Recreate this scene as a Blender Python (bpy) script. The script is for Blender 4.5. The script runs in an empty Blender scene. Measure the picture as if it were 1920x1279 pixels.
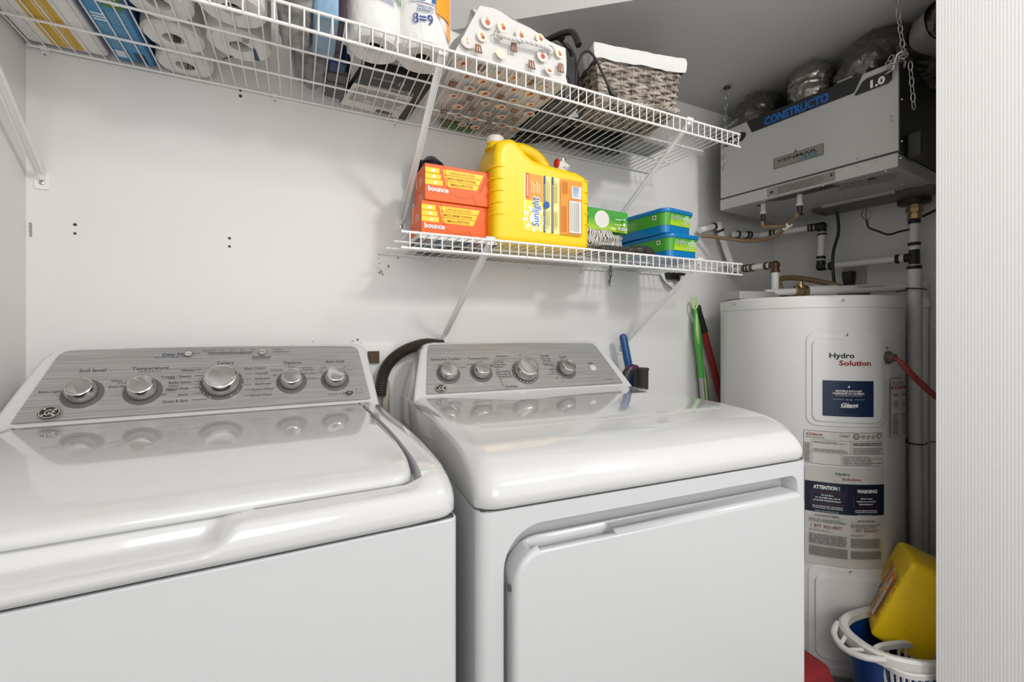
import bpy, bmesh, math, random
from math import pi, sin, cos, radians as rad, sqrt, hypot
from mathutils import Vector, Matrix
random.seed(7)
S = bpy.context.scene
COL = S.collection
# ------------------------------------------------------------------ camera
cam = bpy.data.cameras.new('camera')
cam.lens = 826 / 1920 * 36
cam.sensor_width = 36
cam.shift_y = -22.5 / 1920
cam.clip_start = 0.02
camo = bpy.data.objects.new('camera', cam)
COL.objects.link(camo)
camo.location = (0, 0, 1.12)
camo.rotation_euler = (rad(90), 0, rad(-26.1))
S.camera = camo
# ------------------------------------------------------------------ light
S.view_settings.view_transform = 'Standard'
S.view_settings.look = 'None'
S.view_settings.gamma = 1
S.view_settings.exposure = 0.0
S.view_settings.use_curve_mapping = False
w = bpy.data.worlds.new('hall_daylight')
S.world = w
w.use_nodes = True
w.node_tree.nodes['Background'].inputs[0].default_value = (1.0, 0.995, 0.985, 1)
w.node_tree.nodes['Background'].inputs[1].default_value = 1.25
def lamp(name, loc, target, size, power, color=(1, .985, .965)):
    l = bpy.data.lights.new(name, 'AREA')
    l.shape = 'DISK'; l.size = size; l.energy = power; l.color = color
    o = bpy.data.objects.new(name, l)
    COL.objects.link(o)
    o.location = loc
    d = Vector(target) - Vector(loc)
    o.rotation_euler = d.to_track_quat('-Z', 'Y').to_euler()
    return o
lamp('hall_lamp', (1.10, -0.75, 2.42), (0.5, 1.2, 1.0), 0.26, 17.5)

lamp('hall_fill_light', (-.15, -1.35, 1.55), (1.1, 1.0, 1.15), 1.1, 10.5, (1, .99, .98))  # large unseen fill light, added to brighten the recess and soften shadows
# ------------------------------------------------------------------ materials
MC = {}
def mat(name, col=(.8, .8, .8), rough=.5, metal=0.0, bump=0.0, bscale=60.0, coat=0.0, spec=.5, var=0.0, vscale=8.0, alpha=1.0,
        trans=0.0, stretch=None, ior=1.45):
    if name in MC:
        return MC[name]
    m = bpy.data.materials.new(name)
    m.use_nodes = True
    nt = m.node_tree
    b = nt.nodes['Principled BSDF']
    b.inputs['Base Color'].default_value = (*col, 1)
    b.inputs['Roughness'].default_value = rough
    b.inputs['Metallic'].default_value = metal
    b.inputs['Specular IOR Level'].default_value = spec
    b.inputs['Coat Weight'].default_value = coat
    b.inputs['Coat Roughness'].default_value = .03
    b.inputs['Alpha'].default_value = alpha
    b.inputs['Transmission Weight'].default_value = trans
    b.inputs['IOR'].default_value = ior
    tc = None
    def noise(scale, detail=3):
        n = nt.nodes.new('ShaderNodeTexNoise')
        n.inputs['Scale'].default_value = scale
        n.inputs['Detail'].default_value = detail
        t = nt.nodes.new('ShaderNodeTexCoord')
        mp = nt.nodes.new('ShaderNodeMapping')
        if stretch:
            mp.inputs['Scale'].default_value = stretch
        nt.links.new(t.outputs['Object'], mp.inputs[0])
        nt.links.new(mp.outputs[0], n.inputs['Vector'])
        return n
    if var:
        n = noise(vscale)
        r = nt.nodes.new('ShaderNodeMapRange')
        r.inputs['From Min'].default_value = .3; r.inputs['From Max'].default_value = .7
        r.inputs['To Min'].default_value = 1 - var; r.inputs['To Max'].default_value = 1 + var
        nt.links.new(n.outputs[0], r.inputs[0])
        mx = nt.nodes.new('ShaderNodeVectorMath'); mx.operation = 'SCALE'
        mx.inputs[0].default_value = col
        nt.links.new(r.outputs[0], mx.inputs['Scale'])
        nt.links.new(mx.outputs[0], b.inputs['Base Color'])
    if bump:
        n = noise(bscale, 4)
        bp = nt.nodes.new('ShaderNodeBump')
        bp.inputs['Strength'].default_value = bump
        bp.inputs['Distance'].default_value = .004
        nt.links.new(n.outputs[0], bp.inputs['Height'])
        nt.links.new(bp.outputs[0], b.inputs['Normal'])
    MC[name] = m
    return m
def hx(h):
    h = h.lstrip('#')
    f = lambda v: v / 12.92 if v <= .04045 else ((v + .055) / 1.055) ** 2.4
    return tuple(f(int(h[i:i + 2], 16) / 255) for i in (0, 2, 4))
def flat(h, rough=.5, **k):
    return mat('c' + h.lstrip('#') + ('r%d' % int(rough * 100) if rough != .5 else ''), hx(h), rough, **k)
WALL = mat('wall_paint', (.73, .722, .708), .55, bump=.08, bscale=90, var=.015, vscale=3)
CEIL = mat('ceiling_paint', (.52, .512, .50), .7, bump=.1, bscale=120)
ENAMEL = mat('white_enamel', (.605, .605, .603), .12, coat=1.0)
ENAMEL2 = mat('white_cabinet_enamel', (.555, .56, .568), .3, coat=.2)
PLW = mat('white_plastic', (.78, .77, .75), .4)
WIREM = mat('white_vinyl_wire', (.80, .79, .77), .35)
BLACK = mat('black_plastic', (.012, .011, .010), .4)
GLBLK = mat('black_gloss', (.010, .009, .009), .15, coat=.4)
STEEL = mat('steel', (.5, .49, .47), .3, metal=1)
CHROME = mat('chrome', (.75, .74, .72), .12, metal=1)
SEAM = mat('seam_dark', (.05, .048, .045), .8)
# ------------------------------------------------------------------ mesh builder
class MB:
    def __init__(s):
        s.v = []; s.f = []; s.m = []
    def add(s, vs, fs, m=0):
        k = len(s.v)
        s.v += [tuple(v) for v in vs]
        for f in fs:
            s.f.append(tuple(i + k for i in f)); s.m.append(m)
        return s
    def box(s, lo, hi, m=0, mtx=None):
        x0, y0, z0 = lo; x1, y1, z1 = hi
        vs = [Vector(p) for p in ((x0, y0, z0), (x1, y0, z0), (x1, y1, z0), (x0, y1, z0), (x0, y0, z1), (x1, y0, z1), (x1, y1, z1), (x0, y1, z1))]
        if mtx: vs = [mtx @ v for v in vs]
        return s.add(vs, [(0, 3, 2, 1), (4, 5, 6, 7), (0, 1, 5, 4), (1, 2, 6, 5), (2, 3, 7, 6), (3, 0, 4, 7)], m)
    def prism(s, poly, fn0, fn1, m=0):
        """poly 2D ccw list; fn0/fn1 map (u,v)->3D"""
        n = len(poly)
        vs = [fn0(u, v) for u, v in poly] + [fn1(u, v) for u, v in poly]
        fs = [tuple(range(n))[::-1], tuple(range(n, 2 * n))] + [(i, (i + 1) % n, n + (i + 1) % n, n + i) for i in range(n)]
        return s.add(vs, fs, m)
    def tube(s, pts, r, seg=10, m=0, cap=True, closed=False):
        P = [Vector(p) for p in pts]; n = len(P)
        rr = r if isinstance(r, (list, tuple)) else [r] * n
        prev = None; rings = []
        for i in range(n):
            if closed: t = P[(i + 1) % n] - P[i - 1]
            elif i == 0: t = P[1] - P[0]
            elif i == n - 1: t = P[-1] - P[-2]
            else: t = (P[i + 1] - P[i]).normalized() + (P[i] - P[i - 1]).normalized()
            t = t.normalized() if t.length > 1e-9 else Vector((0, 0, 1))
            if prev is None:
                a = Vector((0, 0, 1)) if abs(t.z) < .9 else Vector((1, 0, 0))
                nrm = t.cross(a).normalized()
            else:
                nrm = (prev - t * prev.dot(t)).normalized()
            prev = nrm
            bn = t.cross(nrm)
            rings.append([P[i] + (nrm * cos(2 * pi * k / seg) + bn * sin(2 * pi * k / seg)) * rr[i] for k in range(seg)])
        vs = [v for ring in rings for v in ring]
        fs = []
        for i in range(n if closed else n - 1):
            j = (i + 1) % n
            for k in range(seg):
                k2 = (k + 1) % seg
                fs.append((i * seg + k, i * seg + k2, j * seg + k2, j * seg + k))
        if cap and not closed:
            fs.append(tuple(range(seg))[::-1]); fs.append(tuple((n - 1) * seg + k for k in range(seg)))
        return s.add(vs, fs, m)
    def lathe(s, prof, seg=32, mtx=None, m=0, sx=1, sy=1, caps=True):
        """prof: list of (r,z)"""
        vs = []; fs = []; n = len(prof)
        for r, z in prof:
            for k in range(seg):
                a = 2 * pi * k / seg
                v = Vector((r * cos(a) * sx, r * sin(a) * sy, z))
                vs.append(mtx @ v if mtx else v)
        for i in range(n - 1):
            for k in range(seg):
                k2 = (k + 1) % seg
                fs.append((i * seg + k, i * seg + k2, (i + 1) * seg + k2, (i + 1) * seg + k))
        if caps and prof[0][0] > 1e-6: fs.append(tuple(range(seg))[::-1])
        if caps and prof[-1][0] > 1e-6: fs.append(tuple((n - 1) * seg + k for k in range(seg)))
        return s.add(vs, fs, m)
    def grid(s, fn, nu, nv, m=0, flip=False):
        vs = [fn(i / nu, j / nv) for j in range(nv + 1) for i in range(nu + 1)]
        fs = []
        for j in range(nv):
            for i in range(nu):
                a = j * (nu + 1) + i
                q = (a, a + 1, a + nu + 2, a + nu + 1)
                fs.append(q[::-1] if flip else q)
        return s.add(vs, fs, m)
    def loft(s, rings, m=0, cap=True):
        n = len(rings[0]); vs = [p for r in rings for p in r]; fs = []
        for i in range(len(rings) - 1):
            for k in range(n):
                k2 = (k + 1) % n
                fs.append((i * n + k, i * n + k2, (i + 1) * n + k2, (i + 1) * n + k))
        if cap:
            fs.append(tuple(range(n))[::-1]); fs.append(tuple((len(rings) - 1) * n + k for k in range(n)))
        return s.add(vs, fs, m)
    def sphere(s, c, r, seg=16, m=0, sc=(1, 1, 1)):
        prof = [(r * sin(pi * i / 10), -r * cos(pi * i / 10)) for i in range(11)]
        prof[0] = (0.00001, prof[0][1]); prof[-1] = (0.00001, prof[-1][1])
        return s.lathe(prof, seg, Matrix.Translation(c) @ Matrix.Diagonal((*sc, 1)), m)
def rrect(x0, y0, x1, y1, r, n=6, rs=None):
    """rounded rectangle polygon ccw; rs = radii (bl, br, tr, tl)"""
    rs = rs or (r, r, r, r)
    out = []
    for (cx, cy, a0, q) in ((x0 + rs[0], y0 + rs[0], pi, rs[0]), (x1 - rs[1], y0 + rs[1], 1.5 * pi, rs[1]), (x1 - rs[2], y1 - rs[2], 0, rs[2]), (x0 + rs[3], y1 - rs[3], .5 * pi, rs[3])):
        for k in range(n + 1):
            a = a0 + k * pi / 2 / n
            out.append((cx + q * cos(a), cy + q * sin(a)))
    return out
# ------------------------------------------------------------------ objects
def tag(o, label=None, cat=None, group=None, kind=None):
    if label: o['label'] = label
    if cat: o['category'] = cat
    if group: o['group'] = group
    if kind: o['kind'] = kind
    return o
def thing(name, label, cat, loc=(0, 0, 0), rz=0, group=None):
    o = bpy.data.objects.new(name, None)
    o.empty_display_size = .05
    COL.objects.link(o)
    o.location = loc; o.rotation_euler = (0, 0, rz)
    return tag(o, label, cat, group)
def mtx_of(o):
    m = Matrix.Identity(4)
    while o is not None:
        m = (Matrix.Translation(o.location) @ o.rotation_euler.to_matrix().to_4x4()) @ m
        o = o.parent
    return m
def obj(name, mb, mats, parent=None, local=False, smooth=True, bevel=0, bseg=3, sharp=38, sub=0):
    """mb in world coordinates (or in the parent's when local) -> ONE mesh object"""
    me = bpy.data.meshes.new(name)
    vs = mb.v
    loc = Vector((0, 0, 0))
    if parent is not None and not local:
        inv = mtx_of(parent).inverted()
        vs = [inv @ Vector(v) for v in vs]
    elif parent is None:
        xs = [v[0] for v in vs]; ys = [v[1] for v in vs]; zs = [v[2] for v in vs]
        loc = Vector(((min(xs) + max(xs)) / 2, (min(ys) + max(ys)) / 2, min(zs)))
        vs = [Vector(v) - loc for v in vs]
    me.from_pydata([tuple(v) for v in vs], [], mb.f)
    if not isinstance(mats, (list, tuple)): mats = [mats]
    for m in mats: me.materials.append(m)
    me.polygons.foreach_set('material_index', mb.m)
    bm = bmesh.new(); bm.from_mesh(me)
    bmesh.ops.recalc_face_normals(bm, faces=bm.faces) if not getattr(mb, 'keep', False) else None
    if smooth:
        for f in bm.faces: f.smooth = True
        lim = rad(sharp)
        for e in bm.edges:
            if len(e.link_faces) == 2 and e.calc_face_angle(0) > lim: e.smooth = False
    bm.to_mesh(me); bm.free()
    me.update()
    o = bpy.data.objects.new(name, me)
    COL.objects.link(o)
    if parent is not None: o.parent = parent
    else: o.location = loc
    if sub:
        s_ = o.modifiers.new('s', 'SUBSURF'); s_.levels = sub; s_.render_levels = sub
    if bevel:
        b = o.modifiers.new('b', 'BEVEL')
        b.width = bevel; b.segments = bseg; b.limit_method = 'ANGLE'; b.angle_limit = rad(35); b.harden_normals = True
    return o
def struct(name, mb, m, parent=None, **k):
    o = obj(name, mb, m, parent, **k)
    if parent is None: o['kind'] = 'structure'
    return o
def dup(root, loc, rz=None, label=None, group=None, rot=None):
    r = root.copy(); COL.objects.link(r); r.location = loc
    if rz is not None: r.rotation_euler = (0, 0, rz)
    if rot is not None: r.rotation_euler = rot
    if label: r['label'] = label
    if group: r['group'] = group
    for ch in list(root.children):
        c = ch.copy(); COL.objects.link(c); c.parent = r
        for g in list(ch.children):
            d = g.copy(); COL.objects.link(d); d.parent = c
    return r
# ------------------------------------------------------------------ lettering
_TC = {}
def text_mesh(s, bold=0.0):
    key = (s, bold)
    if key in _TC: return _TC[key]
    c = bpy.data.curves.new('t', 'FONT')
    c.body = s; c.size = 1; c.resolution_u = 2; c.offset = bold
    o = bpy.data.objects.new('t', c)
    COL.objects.link(o)
    dg = bpy.context.evaluated_depsgraph_get(); dg.update()
    me = bpy.data.meshes.new_from_object(o.evaluated_get(dg))
    vs = [(v.co.x, v.co.y) for v in me.vertices]
    fs = [tuple(p.vertices) for p in me.polygons]
    bpy.data.objects.remove(o); bpy.data.curves.remove(c); bpy.data.meshes.remove(me)
    _TC[key] = (vs, fs)
    return _TC[key]
class Decal:
    """flat marks mapped on a surface by fn(u, v, h)"""
    def __init__(s, fn, step=.00012, h0=.0003):
        s.fn = fn; s.mb = MB(); s.mb.keep = True; s.mats = []; s.h = h0; s.step = step
    def mi(s, m):
        if isinstance(m, str): m = flat(m)
        if m not in s.mats: s.mats.append(m)
        return s.mats.index(m)
    def poly(s, pts, m):
        s.h += s.step
        s.mb.add([s.fn(u, v, s.h) for u, v in pts], [tuple(range(len(pts)))], s.mi(m)); return s
    def rect(s, u0, v0, u1, v1, m, n=1):
        s.h += s.step
        vs = []; fs = []
        for i in range(n + 1):
            u = u0 + (u1 - u0) * i / n
            vs += [s.fn(u, v0, s.h), s.fn(u, v1, s.h)]
        for i in range(n): fs.append((2 * i, 2 * i + 2, 2 * i + 3, 2 * i + 1))
        s.mb.add(vs, fs, s.mi(m)); return s
    def frame(s, u0, v0, u1, v1, t, m, n=1):
        s.rect(u0, v0, u1, v0 + t, m, n); s.rect(u0, v1 - t, u1, v1, m, n); s.rect(u0, v0, u0 + t, v1, m); s.rect(u1 - t, v0, u1, v1, m); return s
    def disc(s, u, v, r, m, r2=None, seg=24, sv=1, r0=0):
        s.h += s.step
        if r0:
            vs = []; fs = []
            for k in range(seg):
                a = 2 * pi * k / seg
                vs += [s.fn(u + r0 * cos(a), v + r0 * sv * sin(a), s.h), s.fn(u + r * cos(a), v + r * sv * sin(a), s.h)]
            for k in range(seg):
                j = (k + 1) % seg
                fs.append((2 * k, 2 * k + 1, 2 * j + 1, 2 * j))
            s.mb.add(vs, fs, s.mi(m)); return s
        pts = [(u + r * cos(2 * pi * k / seg), v + r * sv * sin(2 * pi * k / seg)) for k in range(seg)]
        s.mb.add([s.fn(a, b, s.h) for a, b in pts], [tuple(range(seg))], s.mi(m)); return s
    def text(s, t, u, v, size, m, align='l', rot=0, sx=1.0, shear=0.0, bold=0.0, width=None):
        s.h += s.step
        vs, fs = text_mesh(t, bold)
        if not vs: return s
        x1 = max(p[0] for p in vs); x0 = min(p[0] for p in vs)
        if width: sx = width / size / (x1 - x0)
        off = {'l': -x0, 'c': -(x0 + x1) / 2, 'r': -x1}[align]
        c_, s_ = cos(rot), sin(rot)
        out = []
        for x, y in vs:
            X = ((x + off) * sx + shear * y) * size; Y = y * size
            out.append(s.fn(u + X * c_ - Y * s_, v + X * s_ + Y * c_, s.h))
        s.mb.add(out, fs, s.mi(m)); return s
    def lines(s, u0, v0, u1, v1, n, m, fill=.55, ragged=.25, sub=1):
        """rows of fine print too small to read"""
        dv = (v1 - v0) / n
        s.h += s.step
        for i in range(n):
            e = u1 - (u1 - u0) * ragged * random.random() ** 2
            u = u0
            y0 = v0 + dv * i; y1 = y0 + dv * fill
            while u < e:
                ln = min(random.uniform(.08, .22) * (u1 - u0), e - u)
                s.mb.add([s.fn(u, y0, s.h), s.fn(u + ln, y0, s.h), s.fn(u + ln, y1, s.h), s.fn(u, y1, s.h)], [(0, 1, 2, 3)], s.mi(m))
                u += ln + .02 * (u1 - u0)
        return s
    def build(s, name, parent, local=False):
        o = obj(name, s.mb, s.mats, parent, local=local, smooth=False)
        return o
def plane(O, U, V):
    O = Vector(O); U = Vector(U).normalized(); V = Vector(V).normalized(); N = U.cross(V)
    return lambda u, v, h: O + U * u + V * v + N * h
def bez(pts, n=8):
    """catmull-rom through points"""
    P = [Vector(p) for p in pts]; out = []
    for i in range(len(P) - 1):
        a = P[max(i - 1, 0)]; b = P[i]; c = P[i + 1]; d = P[min(i + 2, len(P) - 1)]
        for k in range(n):
            t = k / n
            out.append(.5 * ((2 * b) + (c - a) * t + (2 * a - 5 * b + 4 * c - d) * t * t + (3 * b - a - 3 * c + d) * t ** 3))
    out.append(P[-1]); return out
def align(p, d):
    return Matrix.Translation(p) @ Vector(d).to_track_quat('Z', 'Y').to_matrix().to_4x4()
def ss(a, b, x):
    t = max(0, min(1, (x - a) / (b - a))); return t * t * (3 - 2 * t)

# ================================================================== the room
YB = 1.329; XL = -.529; XR = 2.04; ZC = 2.06
wb = struct('wall_back', MB().box((XL - .1, YB, 0), (XR + .1, YB + .1, 2.7)), WALL)
struct('wall_left', MB().box((XL - .1, -1.5, 0), (XL, YB, 2.7)), WALL)
struct('wall_right', MB().box((XR, .40, 0), (XR + .1, YB, 2.7)), WALL)
# return wall beside the closet opening with a fine vertical rib
rib = MB()
n = 700
pts = []
for i in range(n + 1):
    y = -1.5 + (0.509 + 1.5) * i / n
    pts.append((1.400 + (.00022 if i % 2 else 0), y))
pts += [(1.55, .509), (1.55, -1.5)]
rib.prism(pts[::-1], lambda a, b: (a, b, 0), lambda a, b: (a, b, 2.7))
PANEL = mat('ribbed_white_panel', (.86, .86, .86), .6)
struct('wall_return', rib, PANEL, smooth=False)
struct('wall_blocker', MB().box((1.55, .40, 0), (XR + .1, .46, 2.7)), WALL)  # unseen wall closing the recess, added to block world light
struct('floor', MB().box((XL - .1, -1.5, -.1), (XR + .1, YB + .1, 0)), mat('grey_floor', (.30, .29, .28), .5, var=.1, vscale=5))
# low plastered ceiling over the corner, with an upright lit face along its diagonal edge
low = [(.436, YB), (1.4269, .519), (1.55, .40), (XR, .40), (XR, YB)]
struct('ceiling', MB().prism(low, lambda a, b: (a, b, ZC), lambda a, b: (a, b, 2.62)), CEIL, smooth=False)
struct('ceiling', MB().box((XL, -.4, 2.62), (XR, YB, 2.7)), WALL)
# marks on the back wall
d = Decal(lambda u, v, h: Vector((u, YB - h, v)))
HOLE = flat('35302c'); SCUF = flat('8f8b85', .9)
for x, z, r in ((-.449, 1.356, .0035), (-.449, 1.336, .003), (-.153, 1.352, .0035), (-.153, 1.331, .0032), (-.129, 1.721, .004), (-.129, 1.735, .003)):
    d.disc(x, z, r, HOLE, seg=10)
for i in range(9):
    d.poly([(-.523 + random.uniform(-.002, .003), 1.322 + i * .0035), (-.519, 1.322 + i * .0035), (-.5195, 1.3245 + i * .0035), (-.524, 1.324 + i * .0035)], SCUF)
for x, z in ((.215, 1.338), (.216, 1.325), (.218, 1.312), (.243, 1.307), (.243, 1.302), (.213, 1.298), (.22, 1.292), (.223, 1.287), (.217, 1.283), (.226, 1.279), (.143, 1.085), (.156, 1.088), (.165, 1.079), (.27, 1.33), (1.72, 1.42), (1.725, 1.413), (.04, 1.085)):
    k = random.uniform(.002, .005)
    d.poly([(x, z), (x + k, z - .3 * k), (x + .8 * k, z + k), (x - .3 * k, z + .7 * k)], flat('6d6862'))
wm = d.build('wall_marks', wb)
# ================================================================== washer and dryer
BRUSH = None
def brushed():
    m = bpy.data.materials.new('brushed_panel'); m.use_nodes = True
    nt = m.node_tree; b = nt.nodes['Principled BSDF']
    t = nt.nodes.new('ShaderNodeTexCoord'); mp = nt.nodes.new('ShaderNodeMapping')
    mp.inputs['Scale'].default_value = (5, 620, 620)
    n = nt.nodes.new('ShaderNodeTexNoise'); n.inputs['Scale'].default_value = 1.0; n.inputs['Detail'].default_value = 5; n.inputs['Roughness'].default_value = .7
    r = nt.nodes.new('ShaderNodeValToRGB')
    r.color_ramp.elements[0].position = .34; r.color_ramp.elements[0].color = (.235, .23, .222, 1)
    r.color_ramp.elements[1].position = .66; r.color_ramp.elements[1].color = (.43, .425, .415, 1)
    nt.links.new(t.outputs['Object'], mp.inputs[0]); nt.links.new(mp.outputs[0], n.inputs['Vector'])
    nt.links.new(n.outputs[0], r.inputs[0]); nt.links.new(r.outputs[0], b.inputs['Base Color'])
    b.inputs['Roughness'].default_value = .33; b.inputs['Metallic'].default_value = .25
    b.inputs['Coat Weight'].default_value = .3
    return m
BRUSH = brushed()
KRING = mat('knob_ring_grey', (.12, .115, .11), .35)
KSIDE = mat('knob_silver', (.55, .545, .53), .28, metal=.85)
KTOP = mat('knob_face', (.60, .595, .58), .5, metal=.25)
INK = flat('2b2826', .6)
# face of the console: starts at (y .535, z .942) and leans back
FY0, FZ0 = .540, .948
FD = Vector((0, .11, .138)).normalized()
FN = Vector((0, -FD.z, FD.y))
def s_of(z): return (z - FZ0) / FD.z
def topz(y, prof):
    for (a, b), (c_, d_) in zip(prof, prof[1:]):
        if y <= c_: return b + (d_ - b) * (max(0, y - a)) / (c_ - a)
    return prof[-1][1]
def catm(prof, n=6):
    return [(p.x, p.y) for p in bez([(a, b, 0) for a, b in prof], n)]
def deck(W, prof, yb, rc=.035, rs=.03, edge=.014, zb=.866, scoop=None, recess=None, extra=()):
    """moulded top: front roll-over, rounded sides"""
    P = catm(prof, 10)
    mb = MB()
    nx = 200
    xs = []
    for i in range(nx + 1):
        t = i / nx
        xs.append(W * (.5 - .5 * cos(pi * t)) * .35 + W * t * .65)
    xs = sorted(xs + list(extra))
    def pt(x, y, z):
        dd = min(x, W - x)
        g = 1.0; yo = 0
        if dd < rs:
            k = (rs - dd) / rs
            g = sqrt(max(0, 1 - k * k))
            yo = rc * (1 - sqrt(max(0, 1 - (k * .98) ** 2)))
        f = max(0, min(1, (z - zb) / .06))
        zz = z - edge * (1 - g) * f * 1.6
        yy = y + yo * max(0, 1 - y / .25)
        if scoop: yy += scoop(x, z)
        if recess: zz -= recess(x, y)
        return (x, yy, zz)
    rings = [[pt(x, y, z) for x in xs] for y, z in P]
    vs = [p for r in rings for p in r]; fs = []
    m_ = len(xs)
    for j in range(len(rings) - 1):
        for i in range(m_ - 1):
            a = j * m_ + i
            fs.append((a, a + 1, a + m_ + 1, a + m_))
    k = len(vs)
    # side skirts down to zb
    for side in (0, m_ - 1):
        base = len(vs)
        for j in range(len(rings)):
            q = rings[j][side]; vs.append((q[0], q[1], zb))
        for j in range(len(rings) - 1):
            fs.append((j * m_ + side, (j + 1) * m_ + side, base + j + 1, base + j))
    mb.add(vs, fs)
    return mb
def console(xlb, xrb, xlt, xrt, mb=None):
    mb = mb or MB()
    rings = []
    def ring(yf, yb_, t, z, r, crown, ins=0):
        xl = xlb + (xlt - xlb) * t + ins; xr = xrb + (xrt - xrb) * t - ins
        c = (xl + xr) / 2; hw = (xr - xl) / 2
        out = []
        for (x, y) in rrect(c - hw, yf, c + hw, yb_, r, 5):
            out.append((x, y, z + crown * (1 - ((x - c) / hw) ** 2) if crown else z))
        return out
    T = [0, .1, .2, .35, .5, .65, .8, .9]
    H = .150
    for t in T:
        z = .925 + H * t * 1.0
        y = FY0 + .004 + (z - FZ0) * FD.y / FD.z
        rings.append(ring(y, .705 - .01 * t, t ** 1.2, z, .008, .006 * t))
    for k in range(1, 7):
        a = k / 6 * pi / 2
        z = .925 + H * .9 + .020 * sin(a)
        inset = .020 * (1 - cos(a))
        y = FY0 + .004 + (.925 + H * .9 - FZ0) * FD.y / FD.z + .016 * sin(a) * .5 + inset * .8
        rings.append(ring(y, .695 - inset, 1, z, .008, .010, inset * 1.3))
    mb.loft(rings)
    return mb
def facemap(u, v, h):
    return Vector((u, FY0, FZ0)) + FD * v + FN * (h + .0005)
def panelpoly(bl, tl, tl2, tr2, tr, br, crown=.003):
    """corner points (x, z) -> outline on the face"""
    P = [bl, br, tr]
    out = []
    pt = lambda x, z: (x, s_of(z))
    out += [pt(*bl), pt(*br), pt(*tr)]
    for k in range(1, 4):
        t = k / 4; out.append(pt(tr[0] + (tr2[0] - tr[0]) * (t ** 1.6), tr[1] + (tr2[1] - tr[1]) * (1 - (1 - t) ** 1.8)))
    for k in range(0, 13):
        t = k / 12; x = tr2[0] + (tl2[0] - tr2[0]) * t
        out.append(pt(x, tr2[1] + (tl2[1] - tr2[1]) * t + crown * 4 * t * (1 - t)))
    for k in range(1, 4):
        t = k / 4; out.append(pt(tl2[0] + (tl[0] - tl2[0]) * (1 - (1 - t) ** 1.8), tl2[1] + (tl[1] - tl2[1]) * (t ** 1.6)))
    out.append(pt(*tl))
    return out
def knob(parent, x, z, big, k=1.0):
    p = facemap(x, s_of(z), 0)
    M = align(p, FN)
    R = (.0335 if big else .0235) * k
    b = obj('dial_ring', MB().lathe([(R + (.007 if big else .0085), 0), (R + (.007 if big else .0085), .0012), (R * .8, .002)], 40, M), KRING, parent, local=True)
    h = .034 if big else .030
    mb = MB()
    mb.lathe([(R * .96, .004), (R, .006), (R * .98, h * .60), (R * .96, h * .66)], 40, M, 0)
    mb.lathe([(R * .96, h * .66), (R * .92, h * .78), (R * .86, h * .92), (R * .80, h * .945)], 40, M, 1)
    mb.lathe([(R * .80, h * .945), (R * .795, h * .93), (R * .78, h * .94), (.0002, h * .945)], 40, M, 2)
    o = obj('knob', mb, [KSIDE, CHROME, KTOP], parent, local=True, sharp=14)
    # pointer mark on the rim
    U = M.to_3x3() @ Vector((0, 1, 0))
    mk = MB().box((-.0006, R * .86, h * .86), (.0006, R * .97, h * .90), 0, M)
    obj('pointer_mark', mk, INK, o, local=True)
    return M
def badge(dc, x, z, r):
    v = s_of(z)
    dc.disc(x, v, r, flat('2b2826'), sv=.8)
    dc.disc(x, v, r * .93, flat('cfcac2'), sv=.8, r0=r * .86)
    dc.text('GE', x, v - r * .38, r * 1.05, flat('cfcac2'), 'c', shear=.25, sx=.8)
    for a in (0, 90, 180, 270):
        dc.disc(x + r * .70 * cos(rad(a + 40)), v + r * .56 * sin(rad(a + 40)), r * .1, flat('cfcac2'), seg=8)

# ---------------------------------------------------------------- washer
WA = thing('washing_machine', 'white top load washing machine with five dials, against the left wall', 'washer', (-.487, .552, 0), rad(1.5))
W = .686
body = MB()
body.prism(rrect(0, 0, W, .68, .014, 6), lambda a, b: (a, b, .02), lambda a, b: (a, b, .8635))
obj('cabinet', body, ENAMEL2, WA, local=True, bevel=.003)
obj('seam', MB().box((.006, .005, .8635), (W - .006, .67, .8675)), SEAM, WA, local=True)
profW = [(.0, .8675), (-.008, .875), (-.0085, .892), (-.002, .906), (.014, .919), (.026, .924), (.030, .9255), (.055, .932), (.12, .9385), (.22, .9435), (.40, .9455), (.70, .945)]
def scoop(x, z):
    xe = .410 + (z - .880) / .039 * .034
    a = ss(.12, .16, x) * ss(0, .026, xe - x)
    return .034 * a * ss(.8805, .8925, z) * (1 - .0 * z)
def recess(x, y):
    m_ = ss(.0490, .0505, x) * (1 - ss(.6395, .641, x)) * ss(.022, .0285, y) * (1 - ss(.526, .5275, y))
    f_ = ss(.03, .07, x) * (1 - ss(.615, .655, x)) * ss(-.004, .02, y) * (1 - ss(.022, .0285, y))
    return .024 * m_ + .0105 * f_
obj('top_deck', deck(W, profW, .7, zb=.8675, scoop=scoop, recess=recess, extra=(.048, .0492, .0498, .0505, .052, .638, .6393, .6400, .6407, .642)), ENAMEL, WA, local=True, sharp=45)
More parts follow.
